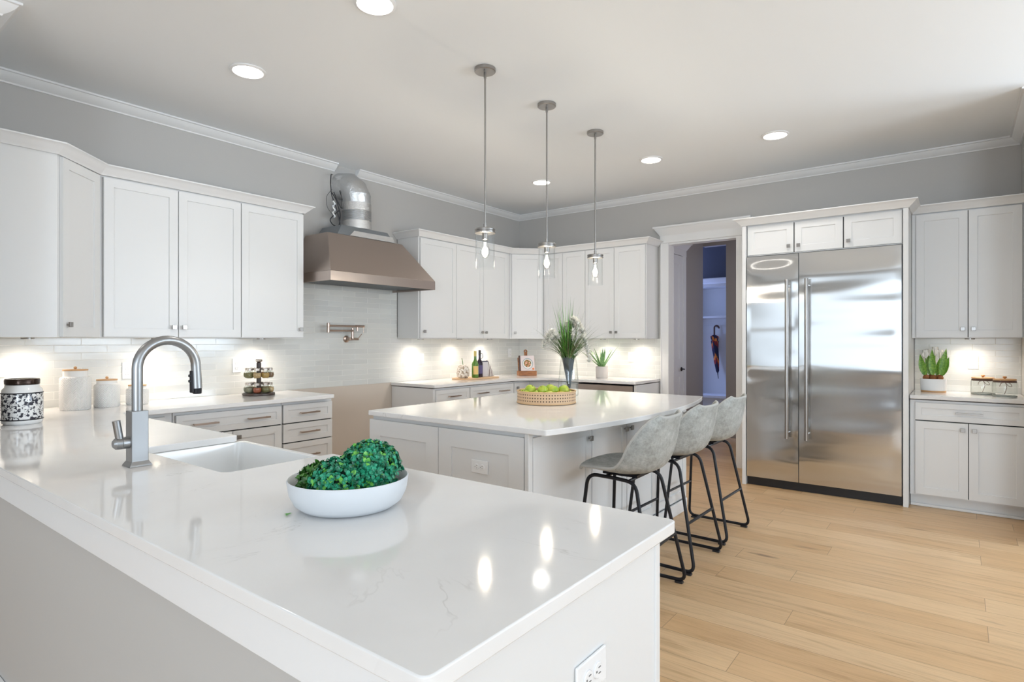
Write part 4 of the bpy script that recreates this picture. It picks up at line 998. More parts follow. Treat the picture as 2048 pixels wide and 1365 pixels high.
def _can():
    m = CAN; T, N, L, B = nt(m)
    s = node(m, 'ShaderNodeSeparateXYZ'); L.new(coords(m), s.inputs[0])
    at_ = node(m, 'ShaderNodeMath', operation='ARCTAN2'); L.new(s.outputs[1], at_.inputs[0]); L.new(s.outputs[0], at_.inputs[1])
    tri = node(m, 'ShaderNodeMath', operation='PINGPONG'); L.new(at_.outputs[0], tri.inputs[0]); tri.inputs[1].default_value = 0.22
    zz = node(m, 'ShaderNodeMath', operation='MULTIPLY_ADD'); L.new(tri.outputs[0], zz.inputs[0]); zz.inputs[1].default_value = 0.10; L.new(s.outputs[2], zz.inputs[2])
    w_ = node(m, 'ShaderNodeMath', operation='MULTIPLY'); L.new(zz.outputs[0], w_.inputs[0]); w_.inputs[1].default_value = 420
    si = node(m, 'ShaderNodeMath', operation='SINE'); L.new(w_.outputs[0], si.inputs[0])
    bump(m, si.outputs[0], 0.5, 0.003)
_can()
def canister(x, y, r, h, label):
    t = thing('canister', label, 'canister', (x, y, CT+0.0005), 0, 'white canisters with wooden lids')
    nh = h*0.80
    finish('canister_body', LT([(0.001, 0), (r*0.94, 0), (r, 0.006), (r, nh), (r*0.94, nh+0.008)], 48), CAN, t, smooth=40)
    finish('neck', LT([(r*0.94, nh+0.0082), (r*0.79, nh+0.014), (r*0.78, h-0.004), (r*0.80, h), (0.001, h)], 48), mat('glazed_white', (0.84, 0.83, 0.81), 0.25), t, smooth=40)
    finish('lid', LT([(0.001, h+0.0003), (r*0.80, h+0.0003), (r*0.82, h+0.003), (r*0.81, h+0.008), (0.001, h+0.009)], 40), OAKL, t, smooth=30)
    bm = bmesh.new(); ball(bm, (0, 0, h+0.0185), 0.0095, 14, 10); finish('lid_knob', bm, OAKL, t)
canister(-5.140, -0.268, 0.084, 0.250, 'tallest white herringbone-textured canister with wooden lid')
canister(-4.955, -0.240, 0.074, 0.176, 'medium white herringbone-textured canister with wooden lid')
canister(-4.770, -0.235, 0.068, 0.128, 'smallest white textured canister, partly behind the faucet')

# ---------------------------------------------------------------- spice carousel
SPX, SPY = -3.890, -0.255
t = thing('spice_carousel', 'dark two-tier revolving spice rack with a steel knob', 'spice rack', (SPX, SPY, CT+0.0005))
DK = mat('dark_walnut', (0.045, 0.028, 0.022), 0.35)
finish('base', LT([(0.001, 0), (0.120, 0), (0.124, 0.004), (0.124, 0.016), (0.118, 0.020), (0.001, 0.020)], 40), DK, t, smooth=30)
finish('post', LT([(0.018, 0.020), (0.018, 0.262)], 20), DK, t, smooth=30)
finish('top_knob', LT([(0.012, 0.262), (0.016, 0.266), (0.028, 0.274), (0.029, 0.284), (0.022, 0.292), (0.001, 0.294)], 24), mat('chrome', (0.75, 0.72, 0.70), 0.15, 1.0), t, smooth=30)
for z in (0.094, 0.213):
    bm = bmesh.new(); tube(bm, [(0.083*math.cos(2*PI*i/40), 0.083*math.sin(2*PI*i/40), z) for i in range(40)], 0.004, 6, closed=True)
    for k in range(8): a = k*PI/4+PI/8; tube(bm, [(0.018*math.cos(a), 0.018*math.sin(a), z), (0.083*math.cos(a), 0.083*math.sin(a), z)], 0.0035, 6)
    finish('holder_ring', bm, DK, t, smooth=60)
SP_C = {'olive': (0.17, 0.15, 0.045), 'sandy': (0.45, 0.30, 0.13), 'rust-red': (0.33, 0.07, 0.02), 'grey-green': (0.20, 0.19, 0.12), 'brown': (0.20, 0.11, 0.05), 'golden': (0.42, 0.26, 0.06)}
CHR = mat('chrome_lid', (0.62, 0.57, 0.53), 0.22, 1.0)
def spice(k, z, colr, label):
    a = k*PI/4+math.radians(-128); x = SPX+0.083*math.cos(a); y = SPY+0.083*math.sin(a)
    t = thing('spice_jar', label, 'spice jar', (x, y, CT+z), 0, 'spice jars on the revolving rack')
    m = mat('spice_'+colr.replace('-', '_'), SP_C[colr], 0.75); 
    finish('spice_fill', LT([(0.001, 0.003), (0.020, 0.003), (0.028, 0.012), (0.031, 0.028), (0.028, 0.042), (0.001, 0.044)], 20), m, t, smooth=50)
    finish('glass', LT([(0.001, 0), (0.022, 0), (0.0305, 0.010), (0.0335, 0.028), (0.0300, 0.045), (0.021, 0.054), (0.019, 0.062)], 24, cap1=False), GLASS2, t, smooth=50)
    finish('lid', LT([(0.001, 0.0622), (0.022, 0.0622), (0.0225, 0.078), (0.020, 0.081), (0.001, 0.081)], 24), CHR, t, smooth=30)
NAMES = ('front left', 'front centre', 'front right', 'right side', 'back right', 'back centre', 'back left', 'left side')
for tier, z, cols in (('upper', 0.140, ('olive', 'sandy', 'golden', 'brown', 'grey-green', 'rust-red', 'golden', 'olive')), ('lower', 0.0215, ('grey-green', 'rust-red', 'olive', 'sandy', 'golden', 'brown', 'sandy', 'grey-green'))):
    for k in range(8):
        spice(k-1, z, cols[k], 'round glass jar of %s spice, %s of the %s tier of the rack' % (cols[k], NAMES[k], tier))

# ---------------------------------------------------------------- board, bottles and things on the back counter
BDX, BDY = -1.30, -0.30
t = thing('cutting_board', 'pale wooden cutting board under the wine bottles', 'cutting board', (BDX, BDY, CT+0.0005))
bm = bmesh.new(); prism(bm, round_poly([(-0.255, -0.165), (0.31, -0.165), (0.31, 0.12), (-0.255, 0.12)], [0.05]*4), 0, 0.016); finish('board', bm, mat('beech_board', (0.66, 0.44, 0.26), 0.5), t, smooth=30, bevel=0.002)
def bottle(x, y, h, r, m, mcap, label, mlabel, nh=0.42):
    t = thing('bottle', label, 'bottle', (x, y, CT+0.017))
    b = h*(1-nh)
    finish('glass_body', LT([(0.001, 0), (r*0.95, 0), (r, 0.006), (r, b*0.86), (r*0.85, b*0.97), (r*0.45, b*1.12), (r*0.36, b*1.2), (r*0.36, h*0.80)], 28), m, t, smooth=50)
    finish('capsule', LT([(r*0.40, h*0.80), (r*0.40, h*0.98), (r*0.36, h), (0.001, h)], 20), mcap, t, smooth=40)
    bm = bmesh.new(); seg = 20; a0 = -PI*0.95; a1 = PI*0.05; v0 = []; v1 = []
    for i in range(seg+1):
        a = a0+(a1-a0)*i/seg; v0.append(bm.verts.new(((r+0.0008)*math.cos(a), (r+0.0008)*math.sin(a), b*0.22))); v1.append(bm.verts.new(((r+0.0008)*math.cos(a), (r+0.0008)*math.sin(a), b*0.76)))
    for i in range(seg): bm.faces.new((v0[i], v0[i+1], v1[i+1], v1[i]))
    finish('paper_label', bm, mlabel, t, smooth=60)
    return t
LB1 = mat('yellow_blue_label', (0.75, 0.55, 0.2), 0.6)
def _lb():
    m = LB1; T, N, L, B = nt(m); s = node(m, 'ShaderNodeSeparateXYZ'); L.new(coords(m), s.inputs[0])
    L.new(ramp(m, s.outputs[0], [(0.0, (0.78, 0.55, 0.20)), (0.02, (0.05, 0.20, 0.30))]), B.inputs['Base Color'])
_lb()
bottle(-1.345, -0.375, 0.305, 0.040, GREENG, mat('straw_capsule', (0.62, 0.50, 0.16), 0.5), 'green wine bottle with yellow capsule and yellow label', LB1)
ob = bottle(-1.225, -0.340, 0.315, 0.036, mat('dark_bottle', (0.02, 0.012, 0.03), 0.08), RUBBER, 'dark oil bottle with black stopper, right of the green bottle', mat('violet_label', (0.10, 0.08, 0.20), 0.5))
finish('pour_handle', TB(fillet([(0.012, -0.01, 0.275), (0.040, -0.012, 0.272), (0.042, -0.012, 0.225), (0.016, -0.01, 0.215)], 0.015), 0.003, 6), RUBBER, ob)
SHK = mat('speckled_ceramic', (0.8, 0.75, 0.68), 0.5)
def _sh():
    m = SHK; T, N, L, B = nt(m); n = noise(m, 38, 4, 0.7, dist=1.0)
    L.new(ramp(m, n.outputs[0], [(0.43, (0.25, 0.16, 0.08)), (0.50, (0.82, 0.76, 0.68))]), B.inputs['Base Color']); bump(m, n.outputs[0], 0.6, 0.004)
_sh()
t = thing('textured_vase', 'squat cream and brown textured vase on the cutting board', 'vase', (-1.475, -0.305, CT+0.017))
finish('vase_body', LT([(0.001, 0), (0.050, 0), (0.068, 0.02), (0.075, 0.06), (0.070, 0.10), (0.055, 0.130), (0.030, 0.145), (0.026, 0.150), (0.001, 0.150)], 32), SHK, t, smooth=50)
finish('stem', TB([(0, 0, 0.145), (-0.005, 0, 0.18), (-0.02, 0.0, 0.225)], 0.004, 6), BW3, t)
t = thing('paper_packet', 'white paper packet with dark seam standing beside the oil bottle', 'packet', (-1.125, -0.335, CT+0.017), -0.6)
finish('packet', BX(-0.032, 0.032, -0.018, 0.018, 0, 0.170), mat('packet_paper', (0.70, 0.67, 0.68), 0.6), t, smooth=None, bevel=0.004)
finish('folded_top', BX(-0.034, 0.034, -0.010, 0.010, 0.170, 0.186), mat('packet_seam', (0.10, 0.10, 0.14), 0.5), t, smooth=None, bevel=0.002)
t = thing('kitchen_towel', 'grey striped cloth napkin draped upright at the right end of the board', 'towel', (-1.055, -0.33, CT+0.017))
TW = mat('striped_linen', (0.6, 0.55, 0.52), 0.9)
def _tw():
    m = TW; T, N, L, B = nt(m); wv = node(m, 'ShaderNodeTexWave', Scale=14.0, Distortion=1.5); L.new(coords(m), wv.inputs['Vector'])
    L.new(ramp(m, wv.outputs['Fac'], [(0.35, (0.72, 0.69, 0.66)), (0.6, (0.28, 0.23, 0.22))]), B.inputs['Base Color'])
_tw()
bm = bmesh.new(); n = 28; rings = []
for z, rx, ry, ox in ((0.0, 0.062, 0.030, 0.022), (0.05, 0.056, 0.027, 0.014), (0.10, 0.042, 0.022, 0.000), (0.15, 0.028, 0.016, -0.014), (0.190, 0.012, 0.008, -0.024)):
    rings.append([bm.verts.new((ox+rx*(1+0.12*math.sin(7*a))*math.cos(a), ry*(1+0.25*math.sin(6*a+z*8))*math.sin(a), z)) for a in [2*PI*i/n for i in range(n)]])
for a, b in zip(rings, rings[1:]):
    for i in range(n): bm.faces.new((a[i], a[(i+1) % n], b[(i+1) % n], b[i]))
bm.faces.new(rings[0][::-1]); bm.faces.new(rings[-1]); finish('cloth', bm, TW, t, smooth=70)

# cookbook on a wooden stand, in the corner
WOODR = mat('reddish_walnut', (0.30, 0.11, 0.03), 0.4)
_n = noise(WOODR, 18, 4, 0.6, mapscale=(0.4, 1, 5)); WOODR.node_tree.links.new(ramp(WOODR, _n.outputs[0], [(0.35, (0.16, 0.05, 0.015)), (0.65, (0.42, 0.17, 0.05))]), WOODR.node_tree.nodes['Principled BSDF'].inputs['Base Color'])
BKX, BKY = -0.44, -0.45; brz = math.radians(-38)
t = thing('cookbook_stand', 'reddish wooden cookbook stand with a ring-shaped handle in the corner', 'book stand', (BKX, BKY, CT+0.0005), brz)
finish('ledge', BX(-0.115, 0.115, -0.060, 0.055, 0, 0.060), WOODR, t, smooth=None, bevel=0.004)
TL = Matrix.Translation((0, 0.0, 0.061)) @ Matrix.Rotation(math.radians(-12), 4, 'X')
bm = bmesh.new(); box(bm, -0.110, 0.110, 0.0, 0.012, 0.0, 0.170, TL); finish('back_board', bm, WOODR, t, smooth=None, bevel=0.003)
bm = bmesh.new(); box(bm, -0.020, 0.020, 0.0, 0.012, 0.170, 0.245, TL); finish('handle_neck', bm, WOODR, t, smooth=None, bevel=0.004)
bm = bmesh.new(); tube(bm, [TL @ Vector((0.017*math.cos(a), 0.006, 0.250+0.017*math.sin(a))) for a in [2*PI*i/20 for i in range(20)]], 0.0075, 8, closed=True); finish('handle_ring', bm, WOODR, t, smooth=60)
COV = mat('cookbook_cover', (0.7, 0.62, 0.62), 0.45)
bk = thing('cookbook', 'pale pink cookbook with a round plate of salad on its cover', 'book', (BKX, BKY, CT+0.0005), brz)
TB2 = Matrix.Translation((0, -0.0405, 0.061)) @ Matrix.Rotation(math.radians(-12), 4, 'X')
bm = bmesh.new(); box(bm, -0.085, 0.095, 0.0, 0.030, 0.001, 0.195, TB2); finish('cover', bm, COV, bk, smooth=None, bevel=0.001)
bm = bmesh.new(); box(bm, -0.104, -0.0855, 0.0, 0.030, 0.001, 0.197, TB2); finish('spine', bm, mat('dark_spine', (0.08, 0.04, 0.03), 0.5), bk, smooth=None, bevel=0.002)
RX = Matrix.Rotation(PI/2, 4, 'X')
bm = bmesh.new(); lathe(bm, [(0.001, 0.0004), (0.068, 0.0004), (0.070, 0.0012), (0.001, 0.0012)], 40, M=TB2 @ Matrix.Translation((0.005, 0, 0.092)) @ RX); finish('plate_print', bm, mat('plate_blue_grey', (0.30, 0.36, 0.38), 0.4), bk, smooth=None)
bm = bmesh.new(); lathe(bm, [(0.001, 0.0014), (0.062, 0.0014), (0.001, 0.0018)], 40, M=TB2 @ Matrix.Translation((0.003, 0, 0.089)) @ RX); finish('plate_print', bm, mat('plate_white', (0.72, 0.72, 0.70), 0.4), bk, smooth=None)
SAL = mat('salad_print', (0.3, 0.3, 0.1), 0.5); _n = noise(SAL, 60, 3, 0.6)
SAL.node_tree.links.new(ramp(SAL, _n.outputs[0], [(0.38, (0.05, 0.09, 0.02)), (0.47, (0.20, 0.20, 0.04)), (0.54, (0.50, 0.12, 0.06)), (0.64, (0.75, 0.55, 0.40))]), SAL.node_tree.nodes['Principled BSDF'].inputs['Base Color'])
bm = bmesh.new(); lathe(bm, [(0.001, 0.002), (0.048, 0.002), (0.001, 0.0024)], 24, M=TB2 @ Matrix.Translation((0.003, 0, 0.095)) @ RX); finish('salad_print', bm, SAL, bk, smooth=None)
bm = bmesh.new(); lathe(bm, [(0.001, 0.0022), (0.014, 0.0022), (0.001, 0.0026)], 20, M=TB2 @ Matrix.Translation((0.074, 0, 0.024)) @ RX); finish('seal_print', bm, mat('orange_seal', (0.70, 0.20, 0.05), 0.5), bk, smooth=None)

# ---------------------------------------------------------------- potted aloe
ALX, ALY = -0.27, -1.425
t = thing('potted_aloe', 'green aloe plant in a small pale concrete pot by the doorway', 'potted plant', (ALX, ALY, CT+0.0005))
CONC = mat('pale_concrete', (0.62, 0.58, 0.55), 0.85); bump(CONC, noise(CONC, 60, 3).outputs[0], 0.2, 0.002)
finish('pot', LT([(0.001, 0), (0.068, 0), (0.070, 0.003), (0.074, 0.135), (0.068, 0.136), (0.066, 0.118), (0.001, 0.118)], 36), CONC, t, smooth=40)
rn = random.Random(11); bm = bmesh.new()
AL = leafmat('aloe_leaf', (0.11, 0.27, 0.08), (0.24, 0.42, 0.17), 0.4)
for k in range(15):
    a = 2*PI*k*0.381+0.3; lean = 0.12+1.0*((k % 5)/4.0); d = Vector((math.cos(a)*lean, math.sin(a)*lean, 1.0))
    blade(bm, (0.022*math.cos(a), 0.022*math.sin(a), 0.118), d, rn.uniform(0.24, 0.31)*(0.85+0.25*lean), 0.032, 0.10, 9, 0.55, taper=0.8, belly=0.30)
finish('leaves', bm, AL, t, smooth=80)

# ---------------------------------------------------------------- island: rattan tray of fruit, vase of grasses
TRX, TRY = -2.955, -2.445
t = thing('rattan_tray', 'round woven cane tray of green fruit on the island', 'tray', (TRX, TRY, CT+0.0005))
CANE = mat('woven_cane', (0.62, 0.42, 0.26), 0.6)
def _cane():
    m = CANE; T, N, L, B = nt(m)
    s = node(m, 'ShaderNodeSeparateXYZ'); L.new(coords(m), s.inputs[0])
    at_ = node(m, 'ShaderNodeMath', operation='ARCTAN2'); L.new(s.outputs[1], at_.inputs[0]); L.new(s.outputs[0], at_.inputs[1])
    outs = []
    for src, k in ((at_.outputs[0], 66.0), (s.outputs[2], 300.0)):
        x = node(m, 'ShaderNodeMath', operation='MULTIPLY'); L.new(src, x.inputs[0]); x.inputs[1].default_value = k
        y = node(m, 'ShaderNodeMath', operation='SINE'); L.new(x.outputs[0], y.inputs[0]); outs.append(y.outputs[0])
    p = node(m, 'ShaderNodeMath', operation='ADD'); L.new(outs[0], p.inputs[0]); L.new(outs[1], p.inputs[1])
    gt = node(m, 'ShaderNodeMath', operation='GREATER_THAN'); L.new(p.outputs[0], gt.inputs[0]); gt.inputs[1].default_value = 1.05
    L.new(mixc(m, gt.outputs[0], (0.62, 0.43, 0.27), (0.09, 0.05, 0.03)), B.inputs['Base Color'])
_cane()
finish('cane_wall', LT([(0.2055, 0.006), (0.2085, 0.006), (0.2085, 0.082), (0.2055, 0.082)], 72, cap0=False, cap1=False), CANE, t, smooth=30)
finish('tray_floor', LT([(0.001, 0.004), (0.205, 0.004), (0.205, 0.009), (0.001, 0.009)], 60), OAKL, t, smooth=30)
CR = mat('cane_rim', (0.60, 0.40, 0.22), 0.5)
for z in (0.0065, 0.0855):
    bm = bmesh.new(); tube(bm, [(0.207*math.cos(2*PI*i/72), 0.207*math.sin(2*PI*i/72), z) for i in range(72)], 0.0055, 8, closed=True); finish('rim', bm, CR, t, smooth=60)
FR = mat('green_fruit_skin', (0.35, 0.48, 0.04), 0.32); _n = noise(FR, 14, 3); FR.node_tree.links.new(ramp(FR, _n.outputs[0], [(0.35, (0.24, 0.40, 0.02)), (0.65, (0.52, 0.56, 0.07))]), FR.node_tree.nodes['Principled BSDF'].inputs['Base Color'])
FR2 = mat('blushed_fruit_skin', (0.35, 0.48, 0.04), 0.32); _n = noise(FR2, 16, 2); FR2.node_tree.links.new(ramp(FR2, _n.outputs[0], [(0.42, (0.38, 0.48, 0.04)), (0.62, (0.75, 0.28, 0.05))]), FR2.node_tree.nodes['Principled BSDF'].inputs['Base Color'])
STM = mat('fruit_stem', (0.10, 0.06, 0.03), 0.7)
view = math.atan2(0.607, 0.795); rx_, ry_ = math.sin(view), -math.cos(view)
def fruit(u, v, z, label, m, seed):
    rn = random.Random(seed); x = TRX+u*rx_+v*math.cos(view); y = TRY+u*ry_+v*math.sin(view)
    t = thing('green_fruit', label, 'fruit', (x, y, CT+z), rn.uniform(0, 6), 'green fruit in the cane tray')
    r = rn.uniform(0.037, 0.041)
    o = finish('flesh', LT([(0.001, -0.90*r), (0.35*r, -0.97*r), (0.75*r, -0.72*r), (1.02*r, -0.1*r), (0.95*r, 0.35*r), (0.68*r, 0.72*r), (0.35*r, 0.86*r), (0.08*r, 0.76*r)], 24), m, t, smooth=70)
    o.rotation_euler = (rn.uniform(-0.5, 0.5), rn.uniform(-0.5, 0.5), 0)
    s_ = finish('stem', TB([(0, 0, 0.7*r), (0.002, 0, 0.98*r)], 0.002, 6), STM, t); s_.rotation_euler = o.rotation_euler
zz = 0.056
pos = [(-0.150, -0.060, 'at the left end of the front row', FR), (-0.070, -0.105, 'second from the left in the front row', FR), (0.012, -0.120, 'middle of the front row', FR), (0.095, -0.095, 'with an orange blush, right of centre', FR2), (0.158, -0.030, 'at the right end of the front row', FR),
       (-0.160, 0.030, 'at the left end of the second row', FR), (-0.080, -0.018, 'second from the left in the second row', FR), (0.006, -0.032, 'middle of the second row', FR), (0.082, -0.004, 'right of centre in the second row', FR),
       (-0.105, 0.085, 'at the left of the back row', FR), (-0.020, 0.075, 'middle of the back row', FR), (0.068, 0.088, 'right of the middle in the back row', FR), (0.142, 0.062, 'at the right of the back row', FR), (0.02, 0.158, 'furthest back in the tray', FR)]
for i, (u, v, w_, m_) in enumerate(pos): fruit(u, v, zz, 'green fruit %s of the cane tray' % w_ if 'blush' not in w_ else 'green fruit %s of the cane tray' % w_, m_, i)
for i, (u, v, w_) in enumerate([(-0.115, -0.030, 'piled on top at the left'), (-0.030, -0.070, 'piled on top, left of centre'), (0.048, -0.058, 'piled on top, right of centre'), (0.120, -0.030, 'piled on top at the right'), (0.03, 0.03, 'piled on top at the back')]):
    fruit(u, v, zz+0.036, 'green fruit %s of the cane tray' % w_, FR, 40+i)

VX, VY = -2.40, -2.285
t = thing('glass_vase', 'tall clear glass vase standing behind the cane tray', 'vase', (VX, VY, CT+0.0005))
finish('glass', LT([(0.001, 0), (0.076, 0), (0.080, 0.004), (0.0815, 0.03), (0.079, 0.14), (0.070, 0.25), (0.060, 0.312)], 44, cap0=False, cap1=False), GLASS2, t, smooth=60)
t = thing('flower_arrangement', 'artificial grasses and white flower sprays rising from the glass vase', 'flowers', (VX, VY, CT+0.018))
CONE = mat('dark_florist_foil', (0.10, 0.125, 0.145), 0.18, 1.0); bump(CONE, noise(CONE, 40, 4, 0.6, mapscale=(1, 1, 0.15)).outputs[0], 0.6, 0.01)
bm = bmesh.new(); rings = []
for r_, z, ox in ((0.006, 0.0, 0.012), (0.012, 0.05, 0.010), (0.026, 0.14, 0.006), (0.043, 0.24, 0.0), (0.054, 0.300, 0.0)):
    rings.append([bm.verts.new((ox+r_*(1+0.05*math.sin(7*a))*math.cos(a), r_*(1+0.05*math.sin(7*a))*math.sin(a), z)) for a in [2*PI*i/28 for i in range(28)]])
for a, b in zip(rings, rings[1:]):
    for i in range(28): bm.faces.new((a[i], a[(i+1) % 28], b[(i+1) % 28], b[i]))
bm.faces.new(rings[0][::-1]); finish('foil_cone', bm, CONE, t, smooth=60)
GR1 = leafmat('grass_blade', (0.035, 0.085, 0.015), (0.09, 0.20, 0.035), 0.45); GR2 = leafmat('bright_grass_blade', (0.06, 0.24, 0.02), (0.14, 0.40, 0.05), 0.4); GR3 = leafmat('brown_grass_blade', (0.09, 0.06, 0.03), (0.16, 0.14, 0.05), 0.6)
rn = random.Random(5); B1, B2, B3 = bmesh.new(), bmesh.new(), bmesh.new()
for k in range(260):
    a = rn.uniform(0, 2*PI); lean = rn.uniform(0.10, 1.15); rr = rn.uniform(0, 0.045)
    b = B3 if rn.random() < 0.28 else B1
    blade(b, (rr*math.cos(a), rr*math.sin(a), 0.27), (math.cos(a)*lean, math.sin(a)*lean, 1.0), rn.uniform(0.20, 0.40), rn.uniform(0.006, 0.010), rn.uniform(0.2, 1.4), 9, 0.3)
for k in range(46):      # tall upright tuft left of centre
    a = rn.uniform(0, 2*PI); lean = rn.uniform(0.0, 0.38); q = Vector((math.cos(a)*lean - 0.06*rx_, math.sin(a)*lean-0.06*ry_, 1.0))
    blade(B2 if rn.random() < 0.55 else B1, (-0.012*rx_+0.012*math.cos(a), -0.012*ry_+0.012*math.sin(a), 0.27), q, rn.uniform(0.30, 0.53), rn.uniform(0.009, 0.015), rn.uniform(0.0, 0.5), 9, 0.3)
for k in range(12):
    a = rn.uniform(0, 2*PI); lean = rn.uniform(0.7, 1.1)
    blade(B1, (0, 0, 0.28), (math.cos(a)*lean, math.sin(a)*lean, 1.0), rn.uniform(0.38, 0.50), 0.005, rn.uniform(0.3, 0.9), 12, 0.3)
finish('grass', B1, GR1, t, smooth=80); finish('bright_grass', B2, GR2, t, smooth=80); finish('dry_grass', B3, GR3, t, smooth=80)
PET = mat('white_petals', (0.86, 0.84, 0.78), 0.6)
def spray(u, v, h, du, dv, droop, seed):
    rn = random.Random(seed); bm = bmesh.new(); st = bmesh.new()
    p = Vector((u*rx_*0.2, u*ry_*0.2, 0.30)); path = [p.copy()]; tgt = Vector((u*rx_+v*math.cos(view), u*ry_+v*math.sin(view), h)); 
    for k in range(1, 8): path.append(p.lerp(tgt, k/8)+Vector((0, 0, 0.02*math.sin(PI*k/8))))
    e = tgt+Vector((du*rx_, du*ry_, -droop)); path += [tgt.lerp(e, k/8)+Vector((0, 0, 0.02*math.sin(PI*k/8))) for k in range(0, 9)]
    tube(st, path, 0.0018, 6); s_ = finish('flower_spray', st, GR1, t, smooth=60)
    for q in path[7:]:
        for k in range(26):
            a = rn.uniform(0, 2*PI); zz = rn.uniform(-0.5, 1); d = Vector((math.cos(a), math.sin(a), zz)).normalized(); b0 = q+Vector((rn.uniform(-.006, .006), rn.uniform(-.006, .006), rn.uniform(-.008, .008)))
            leaf(bm, b0, d, Vector((0, 0, 1)), rn.uniform(0.024, 0.040), 0.013, 0.2, 0.2, 3)
    finish('petals', bm, PET, s_, smooth=80)
spray(-0.13, -0.03, 0.50, -0.075, 0, 0.13, 1); spray(0.030, -0.06, 0.50, 0.02, 0, 0.19, 2); spray(0.12, -0.02, 0.46, 0.045, 0, 0.20, 3); spray(0.05, 0.03, 0.56, 0.05, 0, 0.03, 4); spray(-0.02, 0.0, 0.52, 0.03, 0, -0.03, 5); spray(0.09, 0.02, 0.53, 0.03, 0, 0.06, 6); spray(0.065, -0.05, 0.57, 0.0, 0, 0.10, 7); spray(-0.10, -0.05, 0.46, -0.05, 0, 0.05, 8); spray(0.035, -0.03, 0.60, 0.04, 0, 0.08, 9)

# ---------------------------------------------------------------- right counter: tulips, glass jars
TX, TY = -0.215, -4.612
t = thing('tulip_planter', 'white tulips with bulbs in a low white oval planter', 'potted plant', (TX, TY, CT+0.0005), -PI/2)
bm = bmesh.new()
def oval(bm, prof, ry, seg=40):
    rings = []
    for r_, z in prof: rings.append([bm.verts.new((r_*math.cos(2*PI*i/seg), r_*ry*math.sin(2*PI*i/seg), z)) for i in range(seg)])
    for a, b in zip(rings, rings[1:]):
        for i in range(seg): bm.faces.new((a[i], a[(i+1) % seg], b[(i+1) % seg], b[i]))
    bm.faces.new(rings[0][::-1]); bm.faces.new(rings[-1])
oval(bm, [(0.088, 0.014), (0.091, 0.020), (0.096, 0.112), (0.090, 0.113), (0.086, 0.098), (0.001, 0.098)], 0.72); finish('planter', bm, CERAMIC, t, smooth=40)
bm = bmesh.new(); oval(bm, [(0.088, 0.0), (0.089, 0.002), (0.089, 0.0135), (0.087, 0.0138)], 0.72); finish('wooden_foot', bm, OAKL, t, smooth=30)
BULB = mat('bulb_skin', (0.28, 0.10, 0.03), 0.7); _n = noise(BULB, 50, 4, 0.7); bump(BULB, _n.outputs[0], 0.8, 0.01)
TUL = leafmat('tulip_leaf', (0.10, 0.26, 0.03), (0.24, 0.42, 0.06), 0.4)
rn = random.Random(4)
for bx, by in ((-0.052, -0.01), (0.0, -0.025), (0.048, -0.005), (-0.02, 0.028), (0.03, 0.03)):
    bm = bmesh.new(); ball(bm, (bx, by, 0.122), 0.024, 14, 10, (1, 1, 1.15)); finish('bulb', bm, BULB, t)
bm = bmesh.new()
for bx, by, dx, ln in ((-0.055, -0.015, -0.22, 0.20), (0.0, -0.030, -0.05, 0.24), (0.05, -0.01, 0.16, 0.25), (0.02, 0.02, 0.25, 0.22), (-0.02, 0.02, -0.10, 0.20), (0.055, 0.005, 0.30, 0.18)):
    for k in range(1):
        leaf(bm, Vector((bx, by, 0.130)), Vector((dx, rn.uniform(-0.1, 0.1), 1)), Vector((rn.uniform(-0.3, 0.3), -1, 0)), ln, 0.055, 0.45, -0.08, 7)
finish('leaves', bm, TUL, t, smooth=80)
for bx, by, tx, h in ((-0.045, 0.0, -0.055, 0.30), (0.0, 0.0, 0.012, 0.325), (0.03, 0.02, 0.045, 0.30)):
    st = finish('tulip_stem', TB([(bx, by, 0.135), ((bx+tx)/2, by, 0.2), (tx, by, h)], 0.004, 8), TUL, t)
    bm = bmesh.new()
    for k in range(6):
        a = k*PI/3; ra = Vector((math.cos(a), math.sin(a), 0)); leaf(bm, Vector((tx, by, h-0.012))+ra*0.008, ra*0.42+Vector((0, 0, 1)), -ra, 0.078, 0.056, 0.7, 0.22, 6)
    finish('tulip_flower', bm, PET, st, smooth=80)
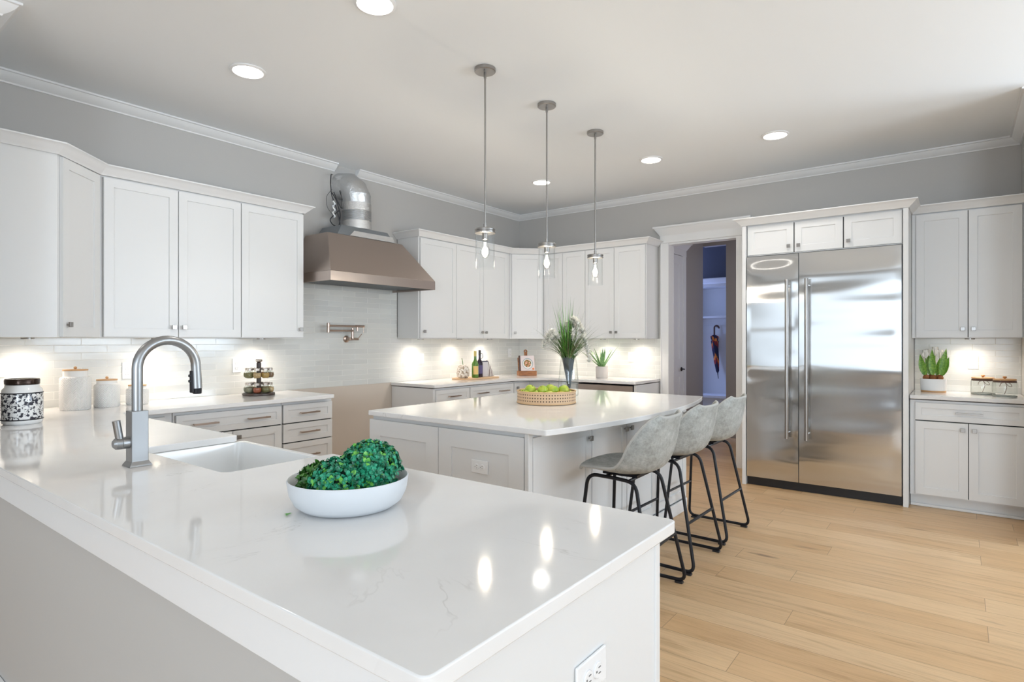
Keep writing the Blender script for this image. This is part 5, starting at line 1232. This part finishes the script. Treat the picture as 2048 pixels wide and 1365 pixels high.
def cookie_jar(x, y, r, h, label, rz):
    t = thing('glass_jar', label, 'jar', (x, y, CT+0.0005), rz, 'glass jars with wooden lids')
    finish('glass', LT([(0.001, 0), (r*0.95, 0), (r, 0.008), (r, h*0.80), (r*0.93, h*0.93), (r*0.86, h)], 44, cap0=False, cap1=False), GLASS2, t, smooth=60)
    bm = bmesh.new(); tube(bm, [(r*0.92*math.cos(2*PI*i/40), r*0.92*math.sin(2*PI*i/40), 0.006) for i in range(40)], 0.004, 6, closed=True); finish('thick_glass_base', bm, mat('grey_glass_edge', (0.35, 0.38, 0.36), 0.1), t, smooth=60)
    finish('lid', LT([(0.001, h+0.0005), (r*0.90, h+0.0005), (r*0.92, h+0.003), (r*0.92, h+0.010), (r*0.88, h+0.012), (0.001, h+0.012)], 40), OAKL, t, smooth=30)
    finish('lid_knob', LT([(0.008, h+0.0125), (0.007, h+0.018), (0.013, h+0.023), (0.014, h+0.028), (0.010, h+0.032), (0.001, h+0.033)], 20), CORK, t, smooth=40)
    bm = bmesh.new()
    for dz in (0.0, 0.004, 0.008): tube(bm, [((r*0.90)*math.cos(2*PI*i/40), (r*0.90)*math.sin(2*PI*i/40), h-0.014+dz) for i in range(40)], 0.0022, 6, closed=True)
    tw = finish('twine', bm, mat('dark_twine', (0.14, 0.07, 0.05), 0.8), t, smooth=60)
    bm = bmesh.new(); y0 = -r*0.94
    tube(bm, fillet([(0, y0, h-0.012), (0.012, y0-0.004, h-0.05), (-0.006, y0-0.010, h-0.105)], 0.02), 0.0018, 6)
    tube(bm, fillet([(0, y0, h-0.012), (0.030, y0-0.006, h-0.015), (0.042, y0-0.010, h-0.045), (0.018, y0-0.008, h-0.040), (0.0, y0, h-0.012)], 0.015), 0.0018, 6)
    tube(bm, fillet([(0, y0, h-0.012), (-0.028, y0-0.006, h-0.018), (-0.034, y0-0.008, h-0.045)], 0.012), 0.0018, 6)
    finish('twine_bow', bm, mat('dark_twine', (0.14, 0.07, 0.05), 0.8), tw, smooth=60)
cookie_jar(-0.240, -4.945, 0.083, 0.128, 'left glass jar with wooden lid and dark twine bow', -PI/2)
cookie_jar(-0.385, -5.075, 0.080, 0.128, 'right glass jar with wooden lid, cut by the photo edge', -PI/2)
